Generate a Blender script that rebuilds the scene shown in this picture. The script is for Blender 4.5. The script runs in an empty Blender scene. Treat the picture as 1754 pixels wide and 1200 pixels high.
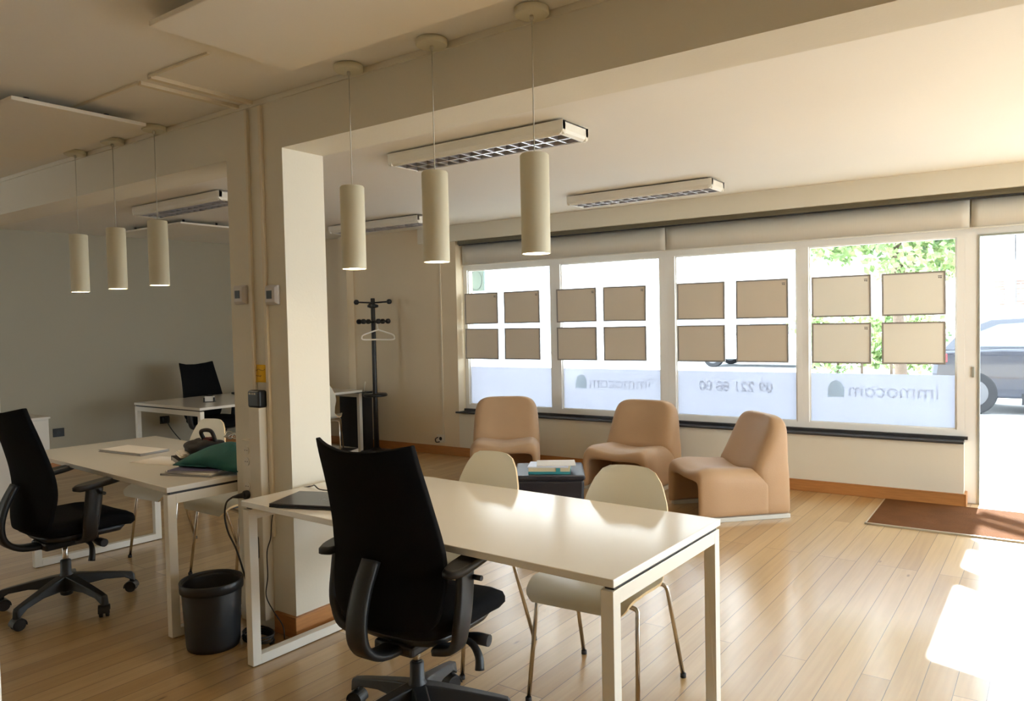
import bpy, bmesh, math, random
from mathutils import Matrix, Vector
PI = math.pi
sc = bpy.context.scene
COL = sc.collection

# ------------------------------------------------------------------ camera
cam = bpy.data.cameras.new('camera')
cam.sensor_width = 36.0
cam.lens = 1300.5 / 1754 * 36
cam.clip_start = 0.05
camo = bpy.data.objects.new('camera', cam)
COL.objects.link(camo)
R = (0.811219, 0.58438, -0.020605)
U = (-0.004854, 0.041966, 0.999107)
F = (-0.584723, 0.810394, -0.03688)
camo.matrix_world = Matrix(((R[0], U[0], -F[0], 0), (R[1], U[1], -F[1], 0), (R[2], U[2], -F[2], 1.46), (0, 0, 0, 1)))
sc.camera = camo

# ------------------------------------------------------------------ world, sun, exposure
w = bpy.data.worlds.new('sky')
sc.world = w
w.use_nodes = True
nt = w.node_tree
bg = nt.nodes['Background']
bg.inputs[0].default_value = (0.80, 0.90, 1.0, 1)
bg.inputs[1].default_value = 2.2
sun = bpy.data.lights.new('sun', 'SUN')
sun.energy = 5.5
sun.angle = math.radians(0.6)
sun.color = (1.0, 0.99, 0.975)
suno = bpy.data.objects.new('sun', sun)
COL.objects.link(suno)
EL = math.radians(29)
sd = Vector((0.012, -math.cos(EL), -math.sin(EL)))       # direction the light travels
suno.rotation_euler = sd.to_track_quat('-Z', 'Y').to_euler()
suno.location = (0, 20, 12)

sc.view_settings.view_transform = 'Standard'
sc.view_settings.look = 'None'
sc.view_settings.gamma = 1
sc.view_settings.use_curve_mapping = False
sc.view_settings.exposure = 2.45
cy = sc.cycles
cy.use_denoising = True
try:
    cy.denoiser = 'OPENIMAGEDENOISE'
except Exception:
    pass
cy.max_bounces = 12
cy.diffuse_bounces = 8
cy.glossy_bounces = 4
cy.transmission_bounces = 6
cy.transparent_max_bounces = 12
cy.caustics_reflective = False
cy.caustics_refractive = False
cy.sample_clamp_indirect = 6.0

# ------------------------------------------------------------------ window wall frame
WA = math.radians(2.2)
WM = Matrix.Translation((-0.58, 6.6, 0)) @ Matrix.Rotation(WA, 4, 'Z')     # local: u along wall, d outwards, z up


def wp(u, d, z=0):
    return WM @ Vector((u, d, z))


def portal(u0, u1, z0, z1):
    l = bpy.data.lights.new('window_daylight', 'AREA')
    l.shape = 'RECTANGLE'
    l.size = u1 - u0
    l.size_y = z1 - z0
    l.cycles.is_portal = True
    o = bpy.data.objects.new('window_daylight', l)
    COL.objects.link(o)
    o.matrix_world = WM @ Matrix.Translation(((u0 + u1) / 2, 0.26, (z0 + z1) / 2)) @ Matrix.Rotation(math.radians(-90), 4, 'X')


portal(-4.8, 0.0, 0.5, 2.1)
portal(0.05, 3.8, 0.0, 2.1)
for y0_, y1_ in ((2.4, 5.6),):  # portal for the added side window
    l_ = bpy.data.lights.new('added_window_portal', 'AREA')
    l_.shape = 'RECTANGLE'
    l_.size = 1.9
    l_.size_y = y1_ - y0_
    l_.cycles.is_portal = True
    o_ = bpy.data.objects.new('added_window_portal', l_)
    COL.objects.link(o_)
    o_.matrix_world = Matrix.Translation((3.52, (y0_ + y1_) / 2, 1.25)) @ Matrix.Rotation(math.radians(90), 4, 'Y')


# ------------------------------------------------------------------ materials
def mat(name, rgb, rough=0.6, metal=0.0, noise=0.0, nscale=8.0, bump=0.0, bscale=60.0, emit=0.0, ecol=None, coat=0.0, spec=0.5, sheen=0.0, trans=0.0, stretch=None):
    m = bpy.data.materials.new(name)
    m.use_nodes = True
    n = m.node_tree
    b = n.nodes['Principled BSDF']
    b.inputs['Base Color'].default_value = (*rgb, 1)
    b.inputs['Roughness'].default_value = rough
    b.inputs['Metallic'].default_value = metal
    b.inputs['Specular IOR Level'].default_value = spec
    b.inputs['Coat Weight'].default_value = coat
    b.inputs['Sheen Weight'].default_value = sheen
    tc = n.nodes.new('ShaderNodeTexCoord')
    src = tc.outputs['Object']
    if stretch:
        mp = n.nodes.new('ShaderNodeMapping')
        mp.inputs['Scale'].default_value = stretch
        n.links.new(src, mp.inputs['Vector'])
        src = mp.outputs['Vector']
    if noise > 0:
        t = n.nodes.new('ShaderNodeTexNoise')
        t.inputs['Scale'].default_value = nscale
        t.inputs['Detail'].default_value = 4
        n.links.new(src, t.inputs['Vector'])
        mx = n.nodes.new('ShaderNodeMix')
        mx.data_type = 'RGBA'
        mx.inputs['A'].default_value = (*[c * (1 - noise) for c in rgb], 1)
        mx.inputs['B'].default_value = (*[min(1, c * (1 + noise)) for c in rgb], 1)
        n.links.new(t.outputs['Fac'], mx.inputs['Factor'])
        n.links.new(mx.outputs['Result'], b.inputs['Base Color'])
    if bump > 0:
        t2 = n.nodes.new('ShaderNodeTexNoise')
        t2.inputs['Scale'].default_value = bscale
        t2.inputs['Detail'].default_value = 3
        n.links.new(src, t2.inputs['Vector'])
        bp = n.nodes.new('ShaderNodeBump')
        bp.inputs['Strength'].default_value = bump
        bp.inputs['Distance'].default_value = 0.01
        n.links.new(t2.outputs['Fac'], bp.inputs['Height'])
        n.links.new(bp.outputs['Normal'], b.inputs['Normal'])
    if emit > 0:
        b.inputs['Emission Color'].default_value = (*(ecol or rgb), 1)
        b.inputs['Emission Strength'].default_value = emit
    if trans > 0:
        tr = n.nodes.new('ShaderNodeBsdfTranslucent')
        tr.inputs['Color'].default_value = (*rgb, 1)
        ms = n.nodes.new('ShaderNodeMixShader')
        ms.inputs['Fac'].default_value = trans
        out = n.nodes['Material Output']
        n.links.new(b.outputs[0], ms.inputs[1])
        n.links.new(tr.outputs[0], ms.inputs[2])
        n.links.new(ms.outputs[0], out.inputs['Surface'])
    return m


def floor_mat():
    m = bpy.data.materials.new('pine_boards')
    m.use_nodes = True
    n = m.node_tree
    N = n.nodes.new
    L = n.links.new
    b = n.nodes['Principled BSDF']
    tc = N('ShaderNodeTexCoord')
    mp = N('ShaderNodeMapping')
    mp.inputs['Rotation'].default_value = (0, 0, PI / 2)
    L(tc.outputs['Object'], mp.inputs['Vector'])
    br = N('ShaderNodeTexBrick')
    br.offset = 0.37
    br.offset_frequency = 3
    br.squash_frequency = 2
    br.inputs['Color1'].default_value = (0.0, 0.0, 0.0, 1)
    br.inputs['Color2'].default_value = (1, 1, 1, 1)
    br.inputs['Mortar'].default_value = (0.5, 0.5, 0.5, 1)
    br.inputs['Scale'].default_value = 1.0
    br.inputs['Mortar Size'].default_value = 0.0016
    br.inputs['Mortar Smooth'].default_value = 0.1
    br.inputs['Bias'].default_value = 0.0
    br.inputs['Brick Width'].default_value = 2.4
    br.inputs['Row Height'].default_value = 0.108
    L(mp.outputs['Vector'], br.inputs['Vector'])
    # plank tone
    r1 = N('ShaderNodeValToRGB')
    e = r1.color_ramp.elements
    e[0].color = (0.43, 0.265, 0.105, 1)
    e[1].color = (0.60, 0.415, 0.205, 1)
    x = r1.color_ramp.elements.new(0.5)
    x.color = (0.52, 0.345, 0.155, 1)
    L(br.outputs['Color'], r1.inputs['Fac'])
    # grain along y
    mp2 = N('ShaderNodeMapping')
    mp2.inputs['Scale'].default_value = (38, 1.6, 1)
    L(tc.outputs['Object'], mp2.inputs['Vector'])
    addv = N('ShaderNodeVectorMath')
    addv.operation = 'MULTIPLY_ADD'
    L(br.outputs['Color'], addv.inputs[0])
    addv.inputs[1].default_value = (7, 31, 3)
    L(mp2.outputs['Vector'], addv.inputs[2])
    ns = N('ShaderNodeTexNoise')
    ns.inputs['Scale'].default_value = 1.0
    ns.inputs['Detail'].default_value = 6
    ns.inputs['Distortion'].default_value = 0.6
    L(addv.outputs['Vector'], ns.inputs['Vector'])
    r2 = N('ShaderNodeValToRGB')
    r2.color_ramp.elements[0].position = 0.3
    r2.color_ramp.elements[0].color = (0.72, 0.66, 0.6, 1)
    r2.color_ramp.elements[1].position = 0.62
    r2.color_ramp.elements[1].color = (1, 1, 1, 1)
    L(ns.outputs['Fac'], r2.inputs['Fac'])
    mul = N('ShaderNodeMix')
    mul.data_type = 'RGBA'
    mul.blend_type = 'MULTIPLY'
    mul.inputs['Factor'].default_value = 0.5
    L(r1.outputs['Color'], mul.inputs['A'])
    L(r2.outputs['Color'], mul.inputs['B'])
    # knots
    mp3 = N('ShaderNodeMapping')
    mp3.inputs['Scale'].default_value = (5.0, 1.6, 1)
    L(tc.outputs['Object'], mp3.inputs['Vector'])
    vo = N('ShaderNodeTexVoronoi')
    vo.inputs['Scale'].default_value = 1.0
    L(mp3.outputs['Vector'], vo.inputs['Vector'])
    r3 = N('ShaderNodeValToRGB')
    r3.color_ramp.elements[0].position = 0.02
    r3.color_ramp.elements[0].color = (0.22, 0.12, 0.06, 1)
    r3.color_ramp.elements[1].position = 0.05
    r3.color_ramp.elements[1].color = (1, 1, 1, 1)
    L(vo.outputs['Distance'], r3.inputs['Fac'])
    mul2 = N('ShaderNodeMix')
    mul2.data_type = 'RGBA'
    mul2.blend_type = 'MULTIPLY'
    mul2.inputs['Factor'].default_value = 0.8
    L(mul.outputs['Result'], mul2.inputs['A'])
    L(r3.outputs['Color'], mul2.inputs['B'])
    # gaps between boards
    gap = N('ShaderNodeMix')
    gap.data_type = 'RGBA'
    L(br.outputs['Fac'], gap.inputs['Factor'])
    L(mul2.outputs['Result'], gap.inputs['A'])
    gap.inputs['B'].default_value = (0.10, 0.055, 0.03, 1)
    L(gap.outputs['Result'], b.inputs['Base Color'])
    # roughness
    n4 = N('ShaderNodeTexNoise')
    n4.inputs['Scale'].default_value = 2.2
    n4.inputs['Detail'].default_value = 5
    L(tc.outputs['Object'], n4.inputs['Vector'])
    mr = N('ShaderNodeMapRange')
    mr.inputs['From Min'].default_value = 0.3
    mr.inputs['From Max'].default_value = 0.7
    mr.inputs['To Min'].default_value = 0.25
    mr.inputs['To Max'].default_value = 0.30
    L(n4.outputs['Fac'], mr.inputs['Value'])
    b.inputs['Roughness'].default_value = 0.30
    b.inputs['Coat Weight'].default_value = 0.6
    b.inputs['Coat Roughness'].default_value = 0.18
    b.inputs['Specular IOR Level'].default_value = 0.75
    bp = N('ShaderNodeBump')
    bp.inputs['Strength'].default_value = 0.2
    bp.inputs['Distance'].default_value = 0.002
    inv = N('ShaderNodeMath')
    inv.operation = 'SUBTRACT'
    L(ns.outputs['Fac'], inv.inputs[0])
    L(br.outputs['Fac'], inv.inputs[1])
    L(inv.outputs[0], bp.inputs['Height'])
    L(bp.outputs['Normal'], b.inputs['Normal'])
    return m


def glass_mat(name, tint=(0.96, 0.98, 0.98), refl=0.08):
    m = bpy.data.materials.new(name)
    m.use_nodes = True
    n = m.node_tree
    n.nodes.remove(n.nodes['Principled BSDF'])
    t = n.nodes.new('ShaderNodeBsdfTransparent')
    t.inputs[0].default_value = (*tint, 1)
    g = n.nodes.new('ShaderNodeBsdfGlossy')
    g.inputs['Roughness'].default_value = 0.02
    lw = n.nodes.new('ShaderNodeLayerWeight')
    lw.inputs['Blend'].default_value = 0.25
    mm = n.nodes.new('ShaderNodeMath')
    mm.operation = 'MULTIPLY'
    mm.inputs[1].default_value = refl * 4
    n.links.new(lw.outputs['Fresnel'], mm.inputs[0])
    mx = n.nodes.new('ShaderNodeMixShader')
    n.links.new(mm.outputs[0], mx.inputs['Fac'])
    n.links.new(t.outputs[0], mx.inputs[1])
    n.links.new(g.outputs[0], mx.inputs[2])
    n.links.new(mx.outputs[0], n.nodes['Material Output'].inputs['Surface'])
    return m


def film_mat(name, rgb, clear=0.1, tr=0.75):
    m = bpy.data.materials.new(name)
    m.use_nodes = True
    n = m.node_tree
    n.nodes.remove(n.nodes['Principled BSDF'])
    t = n.nodes.new('ShaderNodeBsdfTransparent')
    a = n.nodes.new('ShaderNodeBsdfTranslucent')
    a.inputs[0].default_value = (*rgb, 1)
    d = n.nodes.new('ShaderNodeBsdfDiffuse')
    d.inputs[0].default_value = (*rgb, 1)
    m1 = n.nodes.new('ShaderNodeMixShader')
    m1.inputs[0].default_value = 1 - tr
    n.links.new(a.outputs[0], m1.inputs[1])
    n.links.new(d.outputs[0], m1.inputs[2])
    m2 = n.nodes.new('ShaderNodeMixShader')
    m2.inputs[0].default_value = clear
    n.links.new(m1.outputs[0], m2.inputs[1])
    n.links.new(t.outputs[0], m2.inputs[2])
    n.links.new(m2.outputs[0], n.nodes['Material Output'].inputs['Surface'])
    return m


M = {
    'wall': mat('wall_paint', (0.74, 0.70, 0.595), 0.75, noise=0.03, nscale=1.5, bump=0.05, bscale=90, spec=0.3),
    'wallwarm': mat('warm_cream_wall', (0.74, 0.63, 0.455), 0.75, noise=0.03, nscale=1.5, bump=0.05, bscale=90, spec=0.3),  # warmer tone for the wall left of the windows
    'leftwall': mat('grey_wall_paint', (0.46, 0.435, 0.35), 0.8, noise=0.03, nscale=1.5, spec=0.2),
    'ceil': mat('ceiling_paint', (0.80, 0.77, 0.705), 0.8, noise=0.02, nscale=1.2, bump=0.04, bscale=60, spec=0.2),
    'panelw': mat('heating_panel_paint', (0.80, 0.75, 0.65), 0.5, noise=0.01, spec=0.3),
    'floor': floor_mat(),
    'skirt': mat('varnished_wood_skirting', (0.46, 0.20, 0.06), 0.45, noise=0.25, nscale=3, stretch=(3, 3, 30)),
    'frame': mat('white_window_frame', (0.86, 0.86, 0.84), 0.4, noise=0.01),
    'alu': mat('door_aluminium', (0.40, 0.42, 0.38), 0.4, metal=0.5, noise=0.05),
    'slate': mat('black_slate_sill', (0.03, 0.03, 0.032), 0.45, noise=0.2, nscale=20),
    'track': mat('bronze_blind_track', (0.16, 0.14, 0.09), 0.45, metal=0.4, noise=0.1),
    'blind': mat('roller_blind_fabric', (0.74, 0.71, 0.64), 0.85, noise=0.04, nscale=30, stretch=(6, 6, 0.3), trans=0.12),
    'glass': glass_mat('window_glass'),
    'film': film_mat('frosted_film', (0.55, 0.565, 0.63), clear=0.02, tr=0.62),
    'filmgrey': film_mat('film_grey_print', (0.60, 0.61, 0.66), clear=0.62, tr=0.62),
    'filmgreen': film_mat('film_green_print', (0.50, 0.66, 0.62), clear=0.55, tr=0.62),
    'mat': mat('brown_coir_mat', (0.17, 0.068, 0.022), 0.95, noise=0.35, nscale=6, bump=0.8, bscale=400, spec=0.1),
    'steel': mat('brushed_steel_strip', (0.62, 0.60, 0.52), 0.35, metal=0.7, noise=0.05),
    'white': mat('white_powder_coat', (0.80, 0.77, 0.69), 0.4, noise=0.01),
    'desk': mat('white_desk_laminate', (0.80, 0.765, 0.69), 0.16, noise=0.012, nscale=3, spec=0.7),
    'shell': mat('white_plywood_shell', (0.76, 0.74, 0.64), 0.38, noise=0.012, nscale=4),
    'ply': mat('plywood_edge', (0.72, 0.52, 0.27), 0.5, noise=0.2, nscale=30),
    'chrome': mat('chrome_tube', (0.62, 0.58, 0.53), 0.16, metal=1.0, noise=0.02),
    'rubber': mat('black_rubber', (0.02, 0.018, 0.018), 0.6, noise=0.2),
    'mesh': mat('black_mesh_fabric', (0.006, 0.006, 0.0065), 0.9, noise=0.3, nscale=200, bump=0.2, bscale=900, spec=0.15),
    'seatf': mat('black_seat_fabric', (0.009, 0.009, 0.010), 0.92, noise=0.3, nscale=90, bump=0.3, bscale=700, spec=0.15),
    'plastic': mat('black_plastic', (0.016, 0.017, 0.019), 0.42, noise=0.15, nscale=30),
    'leatherette': mat('camel_upholstery', (0.50, 0.32, 0.18), 0.55, noise=0.06, nscale=5, bump=0.12, bscale=160, sheen=0.15),
    'glide': mat('pale_plinth', (0.62, 0.62, 0.58), 0.5, noise=0.04),
    'ottoman': mat('black_leather', (0.018, 0.018, 0.026), 0.38, noise=0.2, nscale=12, bump=0.15, bscale=120),
    'seam': mat('grey_leather_piping', (0.09, 0.09, 0.11), 0.4, noise=0.1),
    'pendant': mat('cream_lamp_shade', (0.68, 0.64, 0.49), 0.55, noise=0.01),
    'bulb': mat('lit_lamp_diffuser', (1, 0.86, 0.66), 0.5, emit=9.0, ecol=(1, 0.78, 0.52), noise=0.01),
    'cord': mat('pale_lamp_cord', (0.55, 0.53, 0.45), 0.6, noise=0.03),
    'louvre': mat('mirror_louvre', (0.72, 0.70, 0.72), 0.30, metal=0.75, noise=0.03),
    'reflector': mat('louvre_reflector', (0.42, 0.40, 0.42), 0.35, metal=0.6, noise=0.05),
    'board': mat('poster_back_card', (0.72, 0.64, 0.53), 0.7, noise=0.02, nscale=3, trans=0.06),
    'boardlit': mat('poster_back_lit_card', (0.88, 0.86, 0.78), 0.7, noise=0.02, nscale=3, trans=0.06),  # same card made paler: light on the right-hand frames put into the colour
    'bframe': mat('grey_poster_frame', (0.30, 0.28, 0.26), 0.5, noise=0.05),
    'mark': mat('printed_corner_mark', (0.22, 0.20, 0.18), 0.6, noise=0.2, nscale=200),
    'thermo': mat('thermostat_plastic', (0.60, 0.56, 0.53), 0.45, noise=0.01),
    'screen': mat('dark_display', (0.012, 0.011, 0.009), 0.45, noise=0.1),
    'note': mat('yellow_sticky_note', (0.85, 0.52, 0.02), 0.7, noise=0.04),
    'ink': mat('red_brown_ink', (0.30, 0.10, 0.02), 0.7, noise=0.1),
    'conduit': mat('wall_conduit', (0.73, 0.65, 0.50), 0.5, noise=0.01),
    'trunk': mat('white_trunking', (0.74, 0.685, 0.57), 0.45, noise=0.01),
    'laptop': mat('dark_laptop_lid', (0.045, 0.047, 0.06), 0.32, metal=0.3, noise=0.05),
    'logo': mat('grey_lid_logo', (0.16, 0.17, 0.19), 0.3, metal=0.5, noise=0.05),
    'paper': mat('white_paper', (0.82, 0.78, 0.72), 0.7, noise=0.02),
    'paperg': mat('grey_paper_edges', (0.45, 0.45, 0.44), 0.7, noise=0.25, nscale=120, stretch=(1, 1, 20)),
    'teal': mat('dark_teal_cloth', (0.012, 0.115, 0.105), 0.75, noise=0.2, nscale=12, bump=0.2, bscale=60),
    'bagblack': mat('black_bag_cloth', (0.014, 0.012, 0.012), 0.75, noise=0.3, nscale=20, bump=0.4, bscale=40),
    'bagred': mat('dark_red_cloth', (0.10, 0.01, 0.012), 0.7, noise=0.2),
    'tealbook': mat('teal_book_cover', (0.05, 0.30, 0.33), 0.4, noise=0.05),
    'cream': mat('cream_book', (0.72, 0.62, 0.42), 0.6, noise=0.1, nscale=60, stretch=(1, 1, 10)),
    'magblue': mat('pale_blue_magazine', (0.62, 0.66, 0.80), 0.35, noise=0.12, nscale=25),
    'magpurple': mat('purple_magazine', (0.10, 0.09, 0.20), 0.4, noise=0.4, nscale=30),
    'cab': mat('white_cabinet', (0.66, 0.63, 0.57), 0.5, noise=0.01),
    'socket': mat('black_socket', (0.015, 0.014, 0.013), 0.5, noise=0.1),
    'socketw': mat('white_socket', (0.72, 0.68, 0.60), 0.45, noise=0.01),
    'cable': mat('black_cable', (0.02, 0.018, 0.016), 0.55, noise=0.1),
    'hanger': mat('white_hanger_plastic', (0.82, 0.76, 0.66), 0.4, noise=0.01),
    'stand': mat('black_coat_stand', (0.012, 0.010, 0.009), 0.4, noise=0.15),
    'pave': mat('pale_paving', (0.62, 0.61, 0.58), 0.9, noise=0.08, nscale=4),
    'road': mat('sunlit_road', (0.55, 0.55, 0.55), 0.9, noise=0.08, nscale=3),
    'carpaint': mat('dark_blue_grey_car_paint', (0.012, 0.015, 0.028), 0.25, metal=0.0, noise=0.05, coat=0.6),
    'carblue': mat('silver_car_paint', (0.55, 0.58, 0.62), 0.3, metal=0.3, noise=0.05, coat=0.6),
    'carglass': mat('car_window', (0.12, 0.14, 0.16), 0.06, noise=0.05, metal=0.6),
    'tail': mat('red_tail_light', (0.75, 0.03, 0.04), 0.3, noise=0.05),
    'tyre': mat('tyre_rubber', (0.015, 0.015, 0.017), 0.8, noise=0.2),
    'rim': mat('grey_wheel_rim', (0.12, 0.12, 0.13), 0.4, metal=0.5, noise=0.05),
    'facade': mat('pale_render_facade', (0.75, 0.74, 0.72), 0.85, noise=0.04, nscale=2),
    'bluef': mat('pale_blue_render', (0.60, 0.64, 0.72), 0.85, noise=0.04, nscale=2),
    'redroof': mat('red_roof_tiles', (0.42, 0.16, 0.12), 0.8, noise=0.2, nscale=10),
    'winout': mat('facade_window_pane', (0.42, 0.47, 0.53), 0.15, noise=0.1),
    'bark': mat('tree_bark', (0.14, 0.10, 0.07), 0.9, noise=0.3, nscale=20),
    'canopy': mat('added_canopy_sheet', (0.85, 0.85, 0.84), 0.7, noise=0.02, trans=0.5),  # translucent sheet for the added sun-blocking canopy
    'sign': mat('pale_blue_sign', (0.17, 0.25, 0.28), 0.6, noise=0.03),
    'signrim': mat('grey_blue_sign_rim', (0.09, 0.13, 0.16), 0.5, noise=0.03),
    'umb': mat('cream_plastic_stick', (0.75, 0.68, 0.55), 0.4, noise=0.03),
}


def brick_mat():
    m = bpy.data.materials.new('brown_brick_panel')
    m.use_nodes = True
    n = m.node_tree
    b = n.nodes['Principled BSDF']
    tc = n.nodes.new('ShaderNodeTexCoord')
    mp = n.nodes.new('ShaderNodeMapping')
    mp.inputs['Rotation'].default_value = (PI / 2, 0, 0)
    n.links.new(tc.outputs['Object'], mp.inputs['Vector'])
    br = n.nodes.new('ShaderNodeTexBrick')
    br.inputs['Color1'].default_value = (0.22, 0.15, 0.12, 1)
    br.inputs['Color2'].default_value = (0.30, 0.21, 0.17, 1)
    br.inputs['Mortar'].default_value = (0.42, 0.38, 0.34, 1)
    br.inputs['Scale'].default_value = 1.0
    br.inputs['Brick Width'].default_value = 0.25
    br.inputs['Row Height'].default_value = 0.07
    br.inputs['Mortar Size'].default_value = 0.012
    n.links.new(mp.outputs['Vector'], br.inputs['Vector'])
    n.links.new(br.outputs['Color'], b.inputs['Base Color'])
    b.inputs['Roughness'].default_value = 0.9
    return m


def leaf_mat(name, c1, c2, c3):
    m = bpy.data.materials.new(name)
    m.use_nodes = True
    n = m.node_tree
    b = n.nodes['Principled BSDF']
    tc = n.nodes.new('ShaderNodeTexCoord')
    t = n.nodes.new('ShaderNodeTexNoise')
    t.inputs['Scale'].default_value = 2.5
    t.inputs['Detail'].default_value = 5
    n.links.new(tc.outputs['Object'], t.inputs['Vector'])
    r = n.nodes.new('ShaderNodeValToRGB')
    r.color_ramp.elements[0].position = 0.35
    r.color_ramp.elements[0].color = (*c1, 1)
    r.color_ramp.elements[1].position = 0.65
    r.color_ramp.elements[1].color = (*c3, 1)
    x = r.color_ramp.elements.new(0.5)
    x.color = (*c2, 1)
    n.links.new(t.outputs['Fac'], r.inputs['Fac'])
    n.links.new(r.outputs['Color'], b.inputs['Base Color'])
    b.inputs['Roughness'].default_value = 0.6
    tr = n.nodes.new('ShaderNodeBsdfTranslucent')
    n.links.new(r.outputs['Color'], tr.inputs['Color'])
    ms = n.nodes.new('ShaderNodeMixShader')
    ms.inputs['Fac'].default_value = 0.35
    n.links.new(b.outputs[0], ms.inputs[1])
    n.links.new(tr.outputs[0], ms.inputs[2])
    n.links.new(ms.outputs[0], n.nodes['Material Output'].inputs['Surface'])
    return m


M['brick'] = brick_mat()
M['leaf'] = leaf_mat('sunlit_leaves', (0.10, 0.17, 0.07), (0.26, 0.36, 0.14), (0.55, 0.60, 0.30))


# ------------------------------------------------------------------ mesh builder
class MB:
    def __init__(s, mtx=None):
        s.v = []
        s.f = []
        s.sm = []
        s.m = mtx

    def add(s, vs, fs, smooth=False, mtx=None):
        b = len(s.v)
        for p in vs:
            p = Vector(p)
            if mtx is not None:
                p = mtx @ p
            if s.m is not None:
                p = s.m @ p
            s.v.append(tuple(p))
        for f in fs:
            s.f.append([i + b for i in f])
            s.sm.append(smooth)

    def box(s, x0, x1, y0, y1, z0, z1, mtx=None):
        vs = [(x0, y0, z0), (x1, y0, z0), (x1, y1, z0), (x0, y1, z0), (x0, y0, z1), (x1, y0, z1), (x1, y1, z1), (x0, y1, z1)]
        s.add(vs, [(0, 3, 2, 1), (4, 5, 6, 7), (0, 1, 5, 4), (1, 2, 6, 5), (2, 3, 7, 6), (3, 0, 4, 7)], False, mtx)

    def rings(s, rings, smooth=True, cap=True, closed=True, mtx=None):
        vs = [p for r in rings for p in r]
        n = len(rings[0])
        fs = []
        for i in range(len(rings) - 1):
            for j in range(n if closed else n - 1):
                k = (j + 1) % n
                fs.append((i * n + j, i * n + k, (i + 1) * n + k, (i + 1) * n + j))
        s.add(vs, fs, smooth, mtx)
        if cap and closed:
            s.add(rings[0], [tuple(range(n))[::-1]], False, mtx)
            s.add(rings[-1], [tuple(range(n))], False, mtx)

    def cyl(s, c, r, z0, z1, n=24, r1=None, smooth=True, cap=True, mtx=None):
        r1 = r if r1 is None else r1
        rg = [[(c[0] + rr * math.cos(2 * PI * i / n), c[1] + rr * math.sin(2 * PI * i / n), z) for i in range(n)] for rr, z in ((r, z0), (r1, z1))]
        s.rings(rg, smooth, cap, mtx=mtx)

    def lathe(s, c, prof, n=28, mtx=None):
        rg = [[(c[0] + rr * math.cos(2 * PI * i / n), c[1] + rr * math.sin(2 * PI * i / n), z) for i in range(n)] for rr, z in prof]
        s.rings(rg, True, True, mtx=mtx)

    def tube(s, pts, r, n=8, mtx=None, radii=None):
        pts = [Vector(p) for p in pts]
        rg = []
        up = None
        for i, p in enumerate(pts):
            a = pts[max(0, i - 1)]
            b = pts[min(len(pts) - 1, i + 1)]
            d = (b - a).normalized()
            if up is None:
                up = Vector((0, 0, 1)) if abs(d.z) < 0.9 else Vector((1, 0, 0))
            x = d.cross(up).normalized()
            y = x.cross(d).normalized()
            up = y
            rr = radii[i] if radii else r
            rg.append([p + x * rr * math.cos(2 * PI * k / n) + y * rr * math.sin(2 * PI * k / n) for k in range(n)])
        s.rings(rg, True, True, mtx=mtx)

    def ball(s, c, r, n=14, sc_=(1, 1, 1), mtx=None):
        rg = []
        for i in range(1, n // 2):
            a = PI * i / (n // 2)
            rg.append([(c[0] + sc_[0] * r * math.sin(a) * math.cos(2 * PI * j / n), c[1] + sc_[1] * r * math.sin(a) * math.sin(2 * PI * j / n), c[2] - sc_[2] * r * math.cos(a)) for j in range(n)])
        s.rings(rg, True, True, mtx=mtx)

    def build(s, name, m, parent=None, bevel=0.0, sub=0, seg=2, subst=False):
        me = bpy.data.meshes.new(name)
        me.from_pydata(s.v, [], s.f)
        for p, k in zip(me.polygons, s.sm):
            p.use_smooth = k
        me.validate()
        bm = bmesh.new()
        bm.from_mesh(me)
        bmesh.ops.remove_doubles(bm, verts=bm.verts, dist=1e-6)
        bmesh.ops.recalc_face_normals(bm, faces=bm.faces)
        bm.to_mesh(me)
        bm.free()
        me.materials.append(M[m] if isinstance(m, str) else m)
        o = bpy.data.objects.new(name, me)
        COL.objects.link(o)
        if parent is not None:
            o.parent = parent
        if bevel > 0:
            b = o.modifiers.new('bevel', 'BEVEL')
            b.width = bevel
            b.segments = seg
            b.limit_method = 'ANGLE'
            b.angle_limit = math.radians(40)
        if sub:
            b = o.modifiers.new('sub', 'SUBSURF')
            b.levels = sub
            b.render_levels = sub
        return o


def tag(o, label=None, cat=None, group=None, kind=None):
    if label:
        o['label'] = label
    if cat:
        o['category'] = cat
    if group:
        o['group'] = group
    if kind:
        o['kind'] = kind
    return o


def empty(name, loc, rz=0.0, label=None, cat=None, group=None):
    o = bpy.data.objects.new(name, None)
    COL.objects.link(o)
    o.location = loc
    o.rotation_euler = (0, 0, rz)
    o.empty_display_size = 0.05
    return tag(o, label, cat, group)


def copy_tree(o, parent=None):
    c = o.copy()
    COL.objects.link(c)
    if parent is not None:
        c.parent = parent
    for ch in [x for x in COL.objects if x.parent == o]:
        copy_tree(ch, c)
    return c


def place(o, loc, rz, label, group=None):
    o.location = loc
    o.rotation_euler = (0, 0, rz)
    o['label'] = label
    if group:
        o['group'] = group
    return o


def struct(name, mb, m, bevel=0.0):
    return tag(mb.build(name, m, None, bevel), kind='structure')


def smoothpts(pts, k=6):
    """Catmull-Rom through points"""
    P = [Vector(p) for p in pts]
    out = []
    for i in range(len(P) - 1):
        a = P[max(0, i - 1)]
        b = P[i]
        c = P[i + 1]
        d = P[min(len(P) - 1, i + 2)]
        for j in range(k):
            t = j / k
            out.append(0.5 * ((2 * b) + (c - a) * t + (2 * a - 5 * b + 4 * c - d) * t * t + (3 * b - a - 3 * c + d) * t ** 3))
    out.append(P[-1])
    return out


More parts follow.
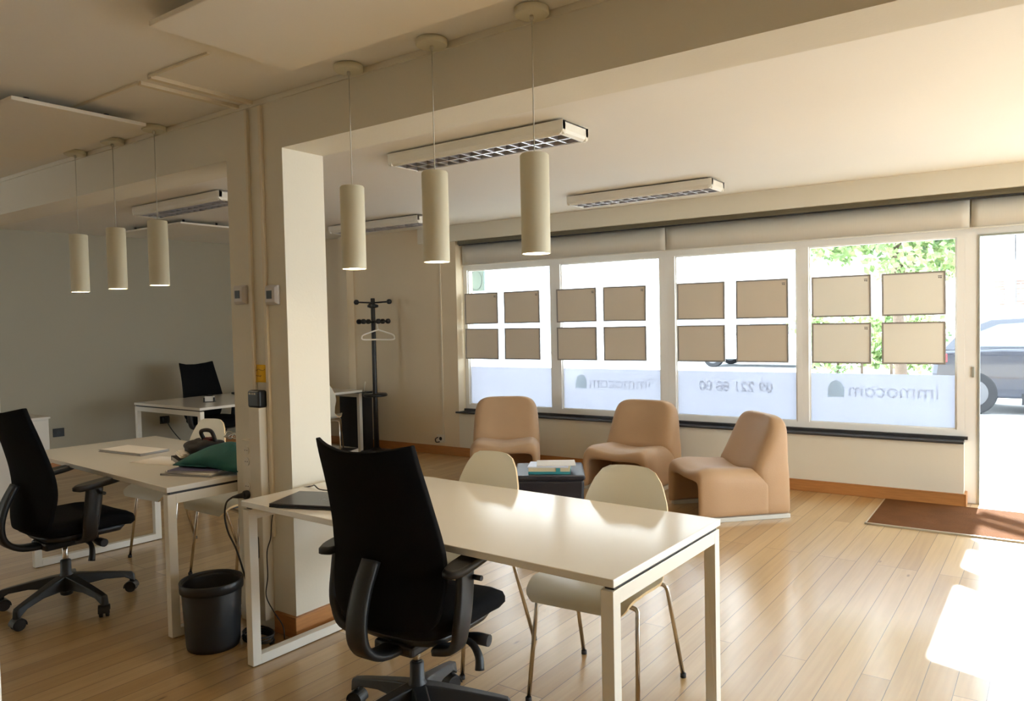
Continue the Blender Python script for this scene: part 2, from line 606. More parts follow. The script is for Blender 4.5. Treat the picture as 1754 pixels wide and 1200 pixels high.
def textmesh(name, s, size, m, mtx, parent=None, ext=0.0008, bold=False, align='CENTER'):
    cu = bpy.data.curves.new(name, 'FONT')
    cu.body = s
    cu.size = size
    cu.extrude = ext
    cu.align_x = align
    if bold:
        cu.offset = size * 0.025
    o = bpy.data.objects.new(name, cu)
    COL.objects.link(o)
    bpy.context.view_layer.update()
    dg = bpy.context.evaluated_depsgraph_get()
    me = bpy.data.meshes.new_from_object(o.evaluated_get(dg))
    bpy.data.objects.remove(o)
    me.transform(mtx)
    me.materials.clear()
    me.materials.append(M[m])
    oo = bpy.data.objects.new(name, me)
    COL.objects.link(oo)
    if parent is not None:
        oo.parent = parent
    return oo


# ================================================================== SETTING
CZ = 2.53
b = MB(); b.box(-9.6, 3.6, -3.2, 6.95, -0.12, 0.0); struct('floor', b, 'floor')
b = MB(); b.box(-9.6, 3.9, -3.2, 7.1, CZ, CZ + 0.2); struct('ceiling', b, 'ceil')
# wall with the windows
b = MB(WM)
b.box(-8.9, -4.79, 0.0, 0.30, 0, CZ)
struct('wall_back', b, 'wallwarm')
b = MB(WM)
b.box(-4.79, 0.0, 0.0, 0.30, 0, 0.475)
b.box(-4.79, 4.6, 0.13, 0.30, 2.11, CZ)
b.box(-5.29, 4.6, -0.045, 0.13, 2.36, CZ)
b.box(1.12, 1.32, 0.0, 0.30, 0, 2.36)
b.box(3.75, 4.6, 0.0, 0.30, 0, 2.36)
struct('wall_shopfront', b, 'wall')
b = MB(WM)
b.box(-6.48, -6.353, -0.115, 0.0, 0, CZ)
struct('wall_pilaster', b, 'wallwarm')
LM = Matrix.Translation((-8.85, 3.3, 0)) @ Matrix.Rotation(math.radians(-6.5), 4, 'Z')
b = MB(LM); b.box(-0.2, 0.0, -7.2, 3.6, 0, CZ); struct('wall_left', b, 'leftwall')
b = MB()
b.box(3.3, 3.5, -3.1, 2.4, 0, CZ); b.box(3.3, 3.5, 5.6, 6.9, 0, CZ)
b.box(3.3, 3.5, 2.4, 5.6, 2.2, CZ); b.box(3.3, 3.5, 2.4, 5.6, 0, 0.3)
struct('wall_right', b, 'wall')
for k, (y0, y1) in enumerate(((2.4, 5.6),)):  # unseen side window, added to light the room from the right
    b = MB()
    b.box(3.36, 3.42, y0, y1, 0.3, 0.36); b.box(3.36, 3.42, y0, y1, 2.14, 2.2)
    for yy in (y0, (y0 + y1) / 2 - 0.03, y1 - 0.06):
        b.box(3.36, 3.42, yy, yy + 0.06, 0.36, 2.14)
    fo = struct('window_%d' % (6 + k), b, 'frame', 0.003)
    b = MB(); b.box(3.388, 3.392, y0 + 0.06, y1 - 0.06, 0.36, 2.14); b.build('window_pane', 'glass', fo)
b = MB(); b.box(-8.6, 3.5, -3.1, -2.9, 0, CZ); struct('wall_front', b, 'wall')
# beam and column
b = MB()
b.box(-9.1, 3.3, 2.25, 2.49, 2.285, CZ)
struct('ceiling_beam', b, 'wall')
b = MB()
b.box(-3.335, -2.905, 2.25, 2.49, 0, 2.285)
struct('wall_column', b, 'wall')
b = MB()
b.box(-2.905, -2.887, 2.232, 2.508, 0, 0.10)
b.box(-3.05, -2.905, 2.232, 2.25, 0, 0.10)
b.box(-3.353, -2.905, 2.49, 2.508, 0, 0.10)
struct('baseboard_column', b, 'skirt', 0.003)
b = MB(WM)
b.box(-8.2, 0.0, -0.018, 0.0, 0, 0.095)
b.box(0.0, 0.018, -0.018, 0.13, 0, 0.095)
b.box(-6.50, -6.335, -0.135, -0.115, 0, 0.095)
b.box(-6.353, -6.333, -0.135, -0.018, 0, 0.095)
struct('baseboard_back', b, 'skirt', 0.003)
b = MB(LM); b.box(0, 0.016, -6, 3.0, 0, 0.09); struct('baseboard_left', b, 'skirt', 0.003)
b = MB(WM)
b.box(-4.82, 0.0, -0.028, 0.11, 0.475, 0.492)
struct('trim_sill', b, 'slate', 0.002)
b = MB(WM)
b.box(-4.79, 0.02, 0.095, 0.13, 0.492, 0.515)
struct('trim_sill_upstand', b, 'slate', 0.001)
# windows
cols = [(-4.79, -3.615), (-3.615, -2.395), (-2.395, -1.188), (-1.188, 0.0)]
pane = [(-4.74, -3.675), (-3.555, -2.475), (-2.325, -1.235), (-1.138, -0.055)]
for i, ((a, c), (pa, pb)) in enumerate(zip(cols, pane)):
    b = MB(WM)
    z0, z1, pz0, pz1 = 0.50, 2.13, 0.56, 2.045
    b.box(a, c, 0.13, 0.20, z0, pz0)
    b.box(a, c, 0.13, 0.20, pz1, z1)
    b.box(a, pa, 0.13, 0.20, pz0, pz1)
    b.box(pb, c, 0.13, 0.20, pz0, pz1)
    fo = struct('window_%d' % (i + 1), b, 'frame', 0.003)
    b = MB(WM)
    for (x0, x1, q0, q1) in ((pa, pb, pz0, pz0 + 0.012), (pa, pb, pz1 - 0.012, pz1), (pa, pa + 0.012, pz0, pz1), (pb - 0.012, pb, pz0, pz1)):
        b.box(x0, x1, 0.148, 0.172, q0, q1)
    b.build('glazing_bead', 'frame', fo)
    b = MB(WM); b.box(pa + 0.01, pb - 0.01, 0.158, 0.162, pz0 + 0.01, pz1 - 0.01); b.build('window_pane', 'glass', fo)
    b = MB(WM); b.box(pa + 0.012, pb - 0.012, 0.1640, 0.1648, pz0 + 0.012, 0.98)
    fl = b.build('frosted_film', 'film', fo)
    fl['label'] = 'frosted white film on the lower part of the pane'
    # lettering on the outside of the film, read from the street, so mirrored here
    flip = WM @ Matrix.Translation(((pa + pb) / 2, 0.1665, 0)) @ Matrix(((-1, 0, 0, 0), (0, 0, -1, 0), (0, 1, 0, 0), (0, 0, 0, 1)))
    if i in (1, 3):
        textmesh('film_lettering', 'immocom', 0.165, 'filmgrey', flip @ Matrix.Translation((-0.09, 0.79, 0)), fo, 0.0004)
        b = MB(flip)
        pts = [(0.27, 0.78), (0.40, 0.78), (0.40, 0.86), (0.38, 0.90), (0.335, 0.925), (0.29, 0.90), (0.27, 0.86)]
        b.rings([[(x, y, -0.0004) for x, y in pts], [(x, y, 0.0004) for x, y in pts]], False)
        b.build('film_logo', 'filmgreen', fo)
    if i == 2:
        textmesh('film_lettering', '09 221 88 00', 0.125, 'filmgrey', flip @ Matrix.Translation((0, 0.80, 0)), fo, 0.0004, True)
# door
b = MB(WM)
b.box(0.0, 0.085, 0.13, 0.22, 0, 2.36)
b.box(0.085, 1.12, 0.13, 0.22, 2.05, 2.36)
b.box(1.04, 1.12, 0.13, 0.22, 0, 2.05)
dr = struct('door_1', b, 'frame', 0.003)
b = MB(WM)
b.box(0.085, 0.097, 0.12, 0.20, 0, 2.05)
b.box(0.097, 1.028, 0.12, 0.20, 2.035, 2.05)
b.box(1.028, 1.04, 0.12, 0.20, 0, 2.05)
b.build('door_seal_frame', 'alu', dr)['label'] = 'thin grey-green metal edge'
b = MB(WM); b.box(0.097, 1.028, 0.158, 0.164, 0.0, 2.035); b.build('door_pane', 'glass', dr)
b = MB(WM)
b.box(0.045, 0.062, 0.118, 0.13, 0.97, 1.05)
b.build('door_latch', 'alu', dr, 0.002)
b = MB(WM)
b.box(1.32, 3.75, 0.13, 0.2, 0, 0.06)
b.box(1.32, 3.75, 0.13, 0.2, 2.05, 2.12)
b.box(1.32, 1.38, 0.13, 0.2, 0.06, 2.05)
b.box(3.69, 3.75, 0.13, 0.2, 0.06, 2.05)
b.box(2.50, 2.56, 0.13, 0.2, 0.06, 2.05)
fo = struct('window_5', b, 'frame', 0.003)
b = MB(WM); b.box(1.38, 3.69, 0.158, 0.162, 0.06, 2.05); b.build('window_pane', 'glass', fo)
b = MB(WM); b.box(-0.02, 1.3, 0.12, 0.30, -0.02, 0.004); struct('trim_threshold', b, 'steel')

# blinds and their track
t = empty('blind_track', wp(-4.76, 0, 2.32), 0, 'long bronze blind track under the header above the windows', 'blind track')
t.rotation_euler = (0, 0, WA)
b = MB(); b.box(0, 8.5, 0.0, 0.085, 0.0, 0.04); b.box(0, 8.5, -0.006, 0.0, 0.016, 0.022); b.build('track_profile', 'track', t, 0.002)
b = MB(); b.box(0.0, 8.5, 0.02, 0.024, -0.012, 0.0); b.build('guide_slot', 'slate', t)
for x0, x1, lb in ((-4.757, -2.392, 'raised beige roller blind over the two left windows'), (-2.382, 0.032, 'raised beige roller blind over the two right windows'), (0.042, 2.3, 'raised beige roller blind over the glass door')):
    b = MB(WM)
    n = 40
    top = []
    rr = []
    for i in range(n + 1):
        u = x0 + (x1 - x0) * i / n
        d = 0.075 + 0.0012 * math.sin(i * 1.9)
        rr.append([(u, d, 2.308), (u, d, 2.098), (u, d + 0.004, 2.098), (u, d + 0.004, 2.308)])
    b.rings(rr, True, True)
    o = b.build('roller_blind', 'blind')
    tag(o, lb, 'roller blind', 'roller blinds above the shopfront')
    b = MB(WM)
    b.box(x0, x1, 0.070, 0.084, 2.092, 2.102)
    b.build('hem_bar', 'blind', o)

# door mat
t = empty('door_mat', (-1.10, 5.70, 0), WA * 0.6, 'brown coir entrance mat with steel edging by the glass door', 'door mat')
b = MB(); b.box(0.012, 2.2, 0.012, 0.84, 0.001, 0.010); b.build('coir_pile', 'mat', t)
b = MB(); b.box(0, 0.05, 0, 0.84, 0.0005, 0.007); b.box(0, 2.2, 0, 0.012, 0.0005, 0.012); b.build('edge_strip', 'steel', t)

# raceways and conduits
t = None
for (pts, nm) in (([(-3.85, 1.76, 0), (-3.22, 1.76, 0), (-3.22, 2.25, 0)], 'a'), ([(-2.68, 1.745, 0), (-3.11, 1.745, 0), (-3.11, 2.25, 0)], 'b')):
    b = MB()
    (x0, y0, _), (x1, y1, _), (x2, y2, _) = pts
    b.box(min(x0, x1), max(x0, x1), y0 - 0.006, y0 + 0.006, CZ - 0.008, CZ)
    b.box(x1 - 0.014, x1 + 0.014, y1, y2, CZ - 0.016, CZ)
    o = b.build('cable_raceway', 'conduit')
    tag(o, 'thin ceiling cable raceway turning to the ' + ('left' if nm == 'a' else 'right') + ' before the column', 'cable raceway', 'raceways on the near ceiling')
b = MB()
b.box(-9.0, 3.2, 2.240, 2.25, 2.505, 2.5295)
o = b.build('beam_raceway', 'wall'); tag(o, 'long slim raceway running along the top of the beam', 'cable raceway')
for x0, x1, zb, lb in ((-3.165, -3.145, 1.10, 'left vertical conduit on the column front'), (-3.06, -3.038, 0.46, 'right vertical conduit on the column front')):
    b = MB(); b.box(x0, x1, 2.235, 2.25, zb, 2.50)
    o = b.build('conduit', 'conduit', None, 0.003); tag(o, lb, 'conduit', 'conduits on the column')
o = None
t = empty('power_trunking', (-3.12, 2.25, 0.06), 0, 'white socket trunking standing on the front of the column', 'trunking')
b = MB(); b.box(-0.025, 0.055, -0.055, 0, 0, 1.02); b.build('cover', 'trunk', t, 0.004)
b = MB(); b.box(-0.105, -0.025, -0.045, 0, 0.33, 0.86); b.build('socket_block', 'trunk', t, 0.004)
for z in (0.82, 0.765, 0.645, 0.47, 0.40):
    b = MB(); b.cyl((0, 0), 0.021, 0, 0.004, 20, mtx=Matrix.Translation((-0.065, -0.045, z - 0.06 + 0.05)) @ Matrix.Rotation(PI / 2, 4, 'X'))
    s_ = b.build('socket', 'socketw', t)
    b = MB()
    for dx in (-0.008, 0.008):
        b.cyl((dx, 0), 0.0028, 0.004, 0.0046, 8, mtx=Matrix.Translation((-0.065, -0.045, z - 0.01)) @ Matrix.Rotation(PI / 2, 4, 'X'))
    b.build('socket_hole', 'socket', s_)
b = MB(WM); b.box(-5.02, -4.998, -0.012, 0, 0.22, 2.36)
o = b.build('conduit', 'conduit', None, 0.003); tag(o, 'slim cream conduit running up the wall left of the windows', 'conduit')


def thermostat(x, z, lb):
    t = empty('thermostat', (x, 2.25, z), 0, lb, 'thermostat', 'thermostats on the column')
    b = MB()
    b.rings([[(sx * q, y, sz * q) for sx, sz in ((-1, -1), (1, -1), (1, 1), (-1, 1))] for q, y in ((0.046, 0), (0.046, -0.012), (0.034, -0.026))], False)
    b.build('housing', 'thermo', t, 0.003)
    b = MB(); b.box(-0.022, 0.016, -0.0275, -0.026, -0.018, 0.020); b.build('display', 'screen', t)


thermostat(-3.243, 1.622, 'grey thermostat with small dark display, left one on the column')
thermostat(-2.996, 1.612, 'grey thermostat with small dark display, right one on the column')
t = empty('sticky_note', (-3.115, 2.25, 1.24), 0, 'yellow sticky note with handwriting stuck on the column', 'sticky note')
b = MB()
rg = []
for i in range(9):
    z = -0.042 + 0.084 * i / 8
    y = -0.0015 - 0.006 * ((8 - i) / 8) ** 2
    rg.append([(-0.048, y, z), (0.048, y, z), (0.048, y - 0.0006, z), (-0.048, y - 0.0006, z)])
b.rings(rg, True)
b.build('note_sheet', 'note', t)
rr_ = random.Random(4)
b = MB()
for z, x0, x1 in ((0.018, -0.044, 0.042), (-0.012, -0.044, 0.012)):
    pts = [(x0 + (x1 - x0) * k / 16, -0.0072 - 0.004 * (0.02 - z), z + rr_.uniform(-0.004, 0.004)) for k in range(17)]
    b.tube(pts, 0.0011, 5)
b.build('handwriting', 'ink', t)
t = empty('power_adapter', (-3.115, 2.25, 1.12), 0, 'black plug-in device under the yellow note on the column', 'adapter')
b = MB(); b.box(-0.046, 0.046, -0.05, 0, -0.042, 0.042); b.build('adapter_body', 'plastic', t, 0.012, seg=3)
b = MB()
for k in range(4):
    b.box(-0.03 + k * 0.014, -0.022 + k * 0.014, -0.0515, -0.05, 0.022, 0.030)
b.build('indicator', 'socketw', t)
# wall sockets
def wall_socket(mtx, lb, m='socket', plug=False, grp=None):
    t = empty('wall_socket', (0, 0, 0), 0, lb, 'wall socket', grp)
    t.matrix_world = mtx
    b = MB(); b.box(-0.055, 0.055, -0.012, 0, -0.045, 0.045); b.build('face_plate', m, t, 0.003)
    b = MB(); b.cyl((0, 0), 0.02, 0.012, 0.014, 18, mtx=Matrix.Rotation(PI / 2, 4, 'X')); b.build('outlet', 'socket' if m != 'socket' else 'plastic', t)
    if plug:
        b = MB(); b.box(-0.035, 0.04, -0.06, -0.012, -0.03, 0.035); b.build('plug', 'socket', t, 0.006)
    return t


LW = LM @ Matrix.Rotation(PI / 2, 4, 'Z')     # wall_left frame: local -y faces into the room
def lw_at(y, z):
    yy = (y - 3.3) / math.cos(math.radians(6.5))
    return LM @ Matrix.Translation((0, yy, z)) @ Matrix.Rotation(PI / 2, 4, 'Z')


wall_socket(lw_at(3.76, 0.37), 'black socket low on the grey left wall near the white cabinet', grp='sockets on the left wall')
wall_socket(lw_at(4.89, 0.385), 'black socket with plug low on the left wall under the far desk', plug=True, grp='sockets on the left wall')
b = MB(); b.tube(smoothpts([(-8.60, 4.88, 0.37), (-8.56, 4.93, 0.25), (-8.50, 5.03, 0.10), (-8.42, 5.15, 0.02)]), 0.006, 6)
o = b.build('power_cable', 'cable'); tag(o, 'short black cable hanging from the left wall plug', 'cable')
wall_socket(WM @ Matrix.Translation((-5.05, 0, 0.175)), 'white socket at the foot of the slim conduit left of the windows', 'socketw')
b = MB(WM); b.tube(smoothpts([(-5.08, -0.02, 0.19), (-5.11, -0.03, 0.17), (-5.10, -0.03, 0.135), (-5.06, -0.02, 0.14)]), 0.006, 6)
o = b.build('power_cable', 'cable'); tag(o, 'small black cable loop at the wall socket beside the armchair', 'cable')


# ================================================================== CEILING THINGS
def pendant_parts(t):
    b = MB(); b.lathe((0, 0), [(0.052, 0.0), (0.060, -0.004), (0.060, -0.022), (0.056, -0.026)]); b.build('canopy', 'pendant', t)
    b = MB(); b.lathe((0, 0), [(0.006, -0.026), (0.008, -0.036), (0.004, -0.044)], 12); b.build('cord_grip', 'cord', t)
    b = MB(); b.cyl((0, 0), 0.0022, -0.515, -0.03, 8); b.build('cord', 'cord', t)
    b = MB()
    n = 40
    prof = [(0.004, -0.495), (0.046, -0.495), (0.050, -0.500), (0.050, -0.835), (0.047, -0.835), (0.047, -0.505), (0.004, -0.505)]
    rg = [[(r * math.cos(2 * PI * i / n), r * math.sin(2 * PI * i / n), z) for i in range(n)] for r, z in prof]
    b.rings(rg, True, False)
    o = b.build('lamp_shade', 'pendant', t)
    m_ = o.modifiers.new('edge', 'EDGE_SPLIT'); m_.split_angle = math.radians(50)
    b = MB(); b.cyl((0, 0), 0.0465, -0.829, -0.822, 32); b.build('diffuser', 'bulb', t)


pl = [(-2.375, 'leftmost of the three near cream pendant lamps'), (-1.920, 'middle one of the three near cream pendant lamps'), (-1.465, 'rightmost of the three near cream pendant lamps'),
      (-4.745, 'leftmost of the three far pendant lamps, left of the column'), (-4.305, 'middle one of the three far pendant lamps, left of the column'), (-3.870, 'rightmost of the three far pendant lamps, left of the column')]
p0 = None
for i, (x, lb) in enumerate(pl):
    if p0 is None:
        p0 = empty('pendant_lamp', (0, 0, 0), 0, lb, 'pendant lamp'); pendant_parts(p0); o = p0
    else:
        o = copy_tree(p0)
    place(o, (x, 2.185, CZ), 0, lb, 'near cream pendant lamps' if i < 3 else 'far cream pendant lamps')


def fixture_parts(t, Lx=1.28, Wy=0.27, Hh=0.085):
    # body: open-bottomed tray, origin centre at ceiling
    b = MB()
    x, y = Lx / 2, Wy / 2
    b.box(-x, x, -y, y, -0.022, -0.012)
    prof = [(-y, -0.012), (-y, -0.06), (-y + 0.006, -0.076), (-y + 0.02, -Hh), (-y + 0.03, -Hh), (-y + 0.03, -0.02)]
    for s in (1, -1):
        b.rings([[(xx, s * p[0], p[1]) for p in prof] for xx in (-x, x)], False)
        pr = [(x, -0.012), (x, -0.06), (x - 0.006, -0.076), (x - 0.02, -Hh), (x - 0.03, -Hh), (x - 0.03, -0.02)]
        b.rings([[(s * p[0], yy, p[1]) for p in pr] for yy in (-y + 0.001, y - 0.001)], False)
    b.build('housing', 'white', t, 0.002)
    b = MB(); b.box(-x + 0.05, x - 0.05, -y + 0.04, y - 0.04, -0.012, 0); b.build('mounting_plate', 'slate', t)
    b = MB(); b.box(-x + 0.03, x - 0.03, -y + 0.03, y - 0.03, -0.034, -0.030); b.build('reflector', 'reflector', t)
    b = MB()
    n = 15
    for i in range(n):
        xx = -x + 0.03 + (Lx - 0.06) * i / (n - 1)
        b.add([(xx - 0.006, -y + 0.03, -Hh + 0.005), (xx + 0.006, -y + 0.03, -Hh + 0.005), (xx, -y + 0.03, -0.045), (xx - 0.006, y - 0.03, -Hh + 0.005), (xx + 0.006, y - 0.03, -Hh + 0.005), (xx, y - 0.03, -0.045)],
              [(0, 1, 4, 3), (1, 2, 5, 4), (2, 0, 3, 5), (0, 2, 1), (3, 4, 5)])
    for yy in (-y + 0.033, 0, y - 0.033):
        b.add([(-x + 0.03, yy - 0.007, -Hh + 0.003), (-x + 0.03, yy + 0.007, -Hh + 0.003), (-x + 0.03, yy, -0.04), (x - 0.03, yy - 0.007, -Hh + 0.003), (x - 0.03, yy + 0.007, -Hh + 0.003), (x - 0.03, yy, -0.04)],
              [(0, 1, 4, 3), (1, 2, 5, 4), (2, 0, 3, 5), (0, 2, 1), (3, 4, 5)])
    b.build('louvre_grid', 'louvre', t)
    for yy in (-0.055, 0.055):
        b = MB(); b.tube([(-x + 0.05, yy, -0.042), (x - 0.05, yy, -0.042)], 0.006, 10); b.build('light_tube', 'white', t)


f0 = None
for i, (x, y, lb) in enumerate(((-2.755, 3.56, 'nearest white louvred ceiling light, behind the near pendants'), (-2.77, 5.70, 'white louvred ceiling light closest to the windows on the right'),
                                (-5.68, 5.60, 'white louvred ceiling light above the coat stand'), (-5.86, 3.58, 'white louvred ceiling light seen left of the column'))):
    if f0 is None:
        f0 = empty('ceiling_light', (0, 0, 0), 0, lb, 'ceiling light'); fixture_parts(f0); o = f0
    else:
        o = copy_tree(f0)
    place(o, (x, y, CZ), 0, lb, 'louvred office ceiling lights')


def heat_panel(x0, x1, y0, y1, lb):
    t = empty('heating_panel', ((x0 + x1) / 2, (y0 + y1) / 2, CZ), 0, lb, 'ceiling panel', 'flat white ceiling heating panels')
    x, y = (x1 - x0) / 2, (y1 - y0) / 2
    b = MB(); b.box(-x, x, -y, y, -0.062, -0.044); b.build('panel_plate', 'panelw', t, 0.003)
    for sx in (-1, 1):
        for sy in (-1, 1):
            b = MB(); b.cyl((sx * (x - 0.15), sy * (y - 0.12)), 0.012, -0.046, 0, 10); b.build('spacer', 'slate', t)


heat_panel(-2.46, -1.20, 1.385, 1.965, 'flat white panel hanging under the ceiling before the near pendants')
heat_panel(-4.92, -3.68, 1.44, 2.04, 'flat white panel under the ceiling before the far pendants')
heat_panel(-8.0, -6.80, 4.07, 4.67, 'flat white ceiling panel far back near the left wall')


# ================================================================== POSTERS IN THE WINDOW
us = [(-4.754, -4.313), (-4.232, -3.788), (-3.584, -3.131), (-3.055, -2.605), (-2.294, -1.847), (-1.746, -1.298), (-1.107, -0.651), (-0.573, -0.126)]
names = ['first', 'second', 'third', 'fourth', 'fifth', 'sixth', 'seventh', 'eighth']
marks = {(0, 0), (1, 0), (2, 0), (3, 0), (5, 0), (6, 0), (7, 0), (6, 1)}
rb = random.Random(8)
for i, (u0, u1) in enumerate(us):
    for k, (z0, z1) in enumerate(((1.450, 1.788), (1.066, 1.400))):
        lb = '%s poster frame from the left in the %s row on the windows' % (names[i], 'upper' if k == 0 else 'lower')
        t = empty('poster_frame', (0, 0, 0), 0, lb, 'poster frame', 'grey framed posters hanging in the windows')
        t.matrix_world = WM @ Matrix.Translation(((u0 + u1) / 2, 0.10, (z0 + z1) / 2)) @ Matrix.Rotation(math.radians(rb.uniform(-0.4, 0.4)), 4, 'Y')
        x, z = (u1 - u0) / 2, (z1 - z0) / 2
        f = 0.013
        b = MB()
        b.box(-x, x, 0, 0.012, z - f, z); b.box(-x, x, 0, 0.012, -z, -z + f)
        b.box(-x, -x + f, 0, 0.012, -z + f, z - f); b.box(x - f, x, 0, 0.012, -z + f, z - f)
        b.build('frame', 'bframe', t)
        b = MB(); b.box(-x + f, x - f, 0.004, 0.009, -z + f, z - f); b.build('poster_sheet', 'board' if i < 6 else 'boardlit', t)
        for sx in (-1, 1):
            b = MB(); b.cyl((0, 0), 0.008, 0.012, 0.058, 10, mtx=Matrix.Translation((sx * (x - 0.02), 0, z - 0.02)) @ Matrix.Rotation(-PI / 2, 4, 'X')); b.build('suction_mount', 'frame', t)
        if (i, k) in marks:
            b = MB()
            b.box(x - 0.052, x - 0.025, 0.0036, 0.004, z - 0.040, z - 0.034)
            b.box(x - 0.050, x - 0.040, 0.0036, 0.004, z - 0.054, z - 0.044)
            b.box(x - 0.037, x - 0.027, 0.0036, 0.004, z - 0.056, z - 0.044)
            b.build('corner_mark', 'mark', t)


# ================================================================== DESKS
def desk(name, loc, rz, L, W, H, lb, grp='white office desks', beam=True):
    t = empty(name, loc, rz, lb, 'desk', grp)
    x, y = L / 2, W / 2
    b = MB(); b.box(-x, x, -y, y, H - 0.025, H); b.build('tabletop', 'desk', t, 0.0025)
    for s in (-1, 1):
        b = MB()
        xa, xb = (x - 0.046, x - 0.004) if s > 0 else (-x + 0.004, -x + 0.046)
        zt = H - 0.037
        b.box(xa, xb, -y + 0.004, -y + 0.046, 0.004, zt)
        b.box(xa, xb, y - 0.046, y - 0.004, 0.004, zt)
        b.box(xa, xb, -y + 0.046, y - 0.046, zt - 0.045, zt)
        b.box(xa, xb, -y + 0.046, y - 0.046, 0.004, 0.044)
        lf = b.build('leg_frame', 'white', t, 0.0015)
        b = MB(); b.box(xa + 0.006, xb - 0.006, -y + 0.02, y - 0.02, zt, H - 0.025); b.build('spacer', 'slate', lf)
        for yy in (-y + 0.025, y - 0.025):
            b = MB(); b.cyl(((xa + xb) / 2, yy), 0.016, 0, 0.005, 12); b.build('foot_glide', 'rubber', lf)
    for yy in (-0.12, 0.12):
        b = MB(); b.box(-x + 0.046, x - 0.046, yy - 0.02, yy + 0.02, H - 0.075, H - 0.035); b.build('crossbeam', 'white', t)
    return t


desk('office_desk', (-1.930, 2.316, 0), math.radians(-1.2), 1.82, 0.80, 0.72, 'long white desk in the foreground with a closed laptop on it')
desk('office_desk', (-4.255, 2.365, 0), math.radians(-3.8), 1.80, 0.80, 0.72, 'white desk left of the column with papers and bags on it')
desk('office_desk', (-7.10, 5.04, 0), math.radians(90), 2.04, 1.18, 0.72, 'wide white desk far back carrying an open laptop')


# ================================================================== VISITOR CHAIRS
def visitor_parts(t):
    # local: faces +y
    prof = smoothpts([(0.245, 0.405), (0.225, 0.437), (0.15, 0.450), (0.02, 0.438), (-0.10, 0.436), (-0.165, 0.462), (-0.205, 0.530), (-0.232, 0.62), (-0.262, 0.73), (-0.300, 0.845)] and
                     [(0, 0.245, 0.405), (0, 0.225, 0.437), (0, 0.15, 0.450), (0, 0.02, 0.438), (0, -0.10, 0.436), (0, -0.165, 0.462), (0, -0.205, 0.530), (0, -0.232, 0.62), (0, -0.262, 0.73), (0, -0.300, 0.845)], 5)
    wk = [(0, 0.17), (0.03, 0.205), (0.12, 0.225), (0.35, 0.225), (0.48, 0.200), (0.57, 0.165), (0.66, 0.170), (0.76, 0.190), (0.82, 0.182), (0.88, 0.164), (0.95, 0.137), (0.975, 0.124), (0.99, 0.108), (1.0, 0.085)]

    def wid(s):
        for (a, wa), (c, wc) in zip(wk, wk[1:]):
            if s <= c:
                k = (s - a) / (c - a)
                return wa + (wc - wa) * k
        return wk[-1][1]
    ln = [0]
    for i in range(1, len(prof)):
        ln.append(ln[-1] + (prof[i] - prof[i - 1]).length)
    T = 12
    th = 0.011
    top, bot = [], []
    for i, p in enumerate(prof):
        s = ln[i] / ln[-1]
        w_ = wid(s)
        a = prof[max(0, i - 1)]
        c = prof[min(len(prof) - 1, i + 1)]
        d = (c - a).normalized()
        nn = Vector((0, -d.z, d.y)) if True else None     # normal towards the sitter
        if nn.z < 0 and s < 0.5:
            nn = -nn
        if nn.y < 0 and s >= 0.5:
            nn = -nn
        cup = 0.030 if s > 0.6 else 0.018 + 0.012 * s
        r1, r2 = [], []
        for j in range(T + 1):
            x = -1 + 2 * j / T
            q = p + Vector((x * w_, 0, 0)) + nn * cup * (x * x)
            if s > 0.93:
                q = q - d * 0.010 * x * x
            r1.append(q + nn * th / 2)
            r2.append(q - nn * th / 2)
        top.append(r1)
        bot.append(r2)
    b = MB()
    b.rings([a for a in top], True, False, False)
    b.rings([a for a in bot], True, False, False)
    b.build('shell', 'shell', t)
    b = MB()
    edge_t = [r[0] for r in top] + top[-1][1:] + [r[-1] for r in reversed(top[:-1])] + list(reversed(top[0][1:-1]))
    edge_b = [r[0] for r in bot] + bot[-1][1:] + [r[-1] for r in reversed(bot[:-1])] + list(reversed(bot[0][1:-1]))
    b.rings([edge_t, edge_b], False, False)
    b.build('shell_edge', 'ply', t)['label'] = 'pale plywood edge of the shell'
    for sx in (-1, 1):
        for sy in (1, -1):
            b = MB()
            fx, fy = 0.225 * sx, (0.215 if sy > 0 else -0.265)
            tx = 0.20 * sx
            ty = 0.150 if sy > 0 else -0.135
            pts = [(0.05 * sx, ty * 0.9, 0.418), (tx * 0.85, ty, 0.418), (tx + 0.002 * sx, ty + 0.003 * sy, 0.410), (tx + 0.008 * sx, ty + 0.012 * sy, 0.385), (fx, fy, 0.006)]
            b.tube(smoothpts(pts[:4], 4) + [Vector(pts[4])], 0.0085, 10)
            l = b.build('leg', 'chrome', t)
            b = MB(); b.cyl((fx, fy), 0.012, 0, 0.016, 12); b.build('foot_cap', 'rubber', l)
    b = MB(); b.box(-0.07, 0.07, -0.15, 0.15, 0.410, 0.428); b.build('seat_mount', 'plastic', t, 0.004)


v0 = empty('visitor_chair', (0, 0, 0), 0, 'x', 'chair')
visitor_parts(v0)
G = 'white shell visitor chairs'
place(v0, (-1.445, 2.585, 0), math.radians(184), 'white shell chair behind the right end of the foreground desk', G)
place(copy_tree(v0), (-2.195, 2.585, 0), math.radians(176), 'white shell chair behind the foreground desk, beside the black ottoman', G)
place(copy_tree(v0), (-4.64, 2.70, 0), math.radians(184), 'white shell chair behind the left desk, its back rising beyond the bags', G)
place(copy_tree(v0), (-3.96, 2.70, 0), math.radians(180), 'white shell chair tucked under the left desk next to the column', G)
place(copy_tree(v0), (-6.655, 5.565, 0), math.radians(45), 'white shell chair at the far desk beyond the column', G)


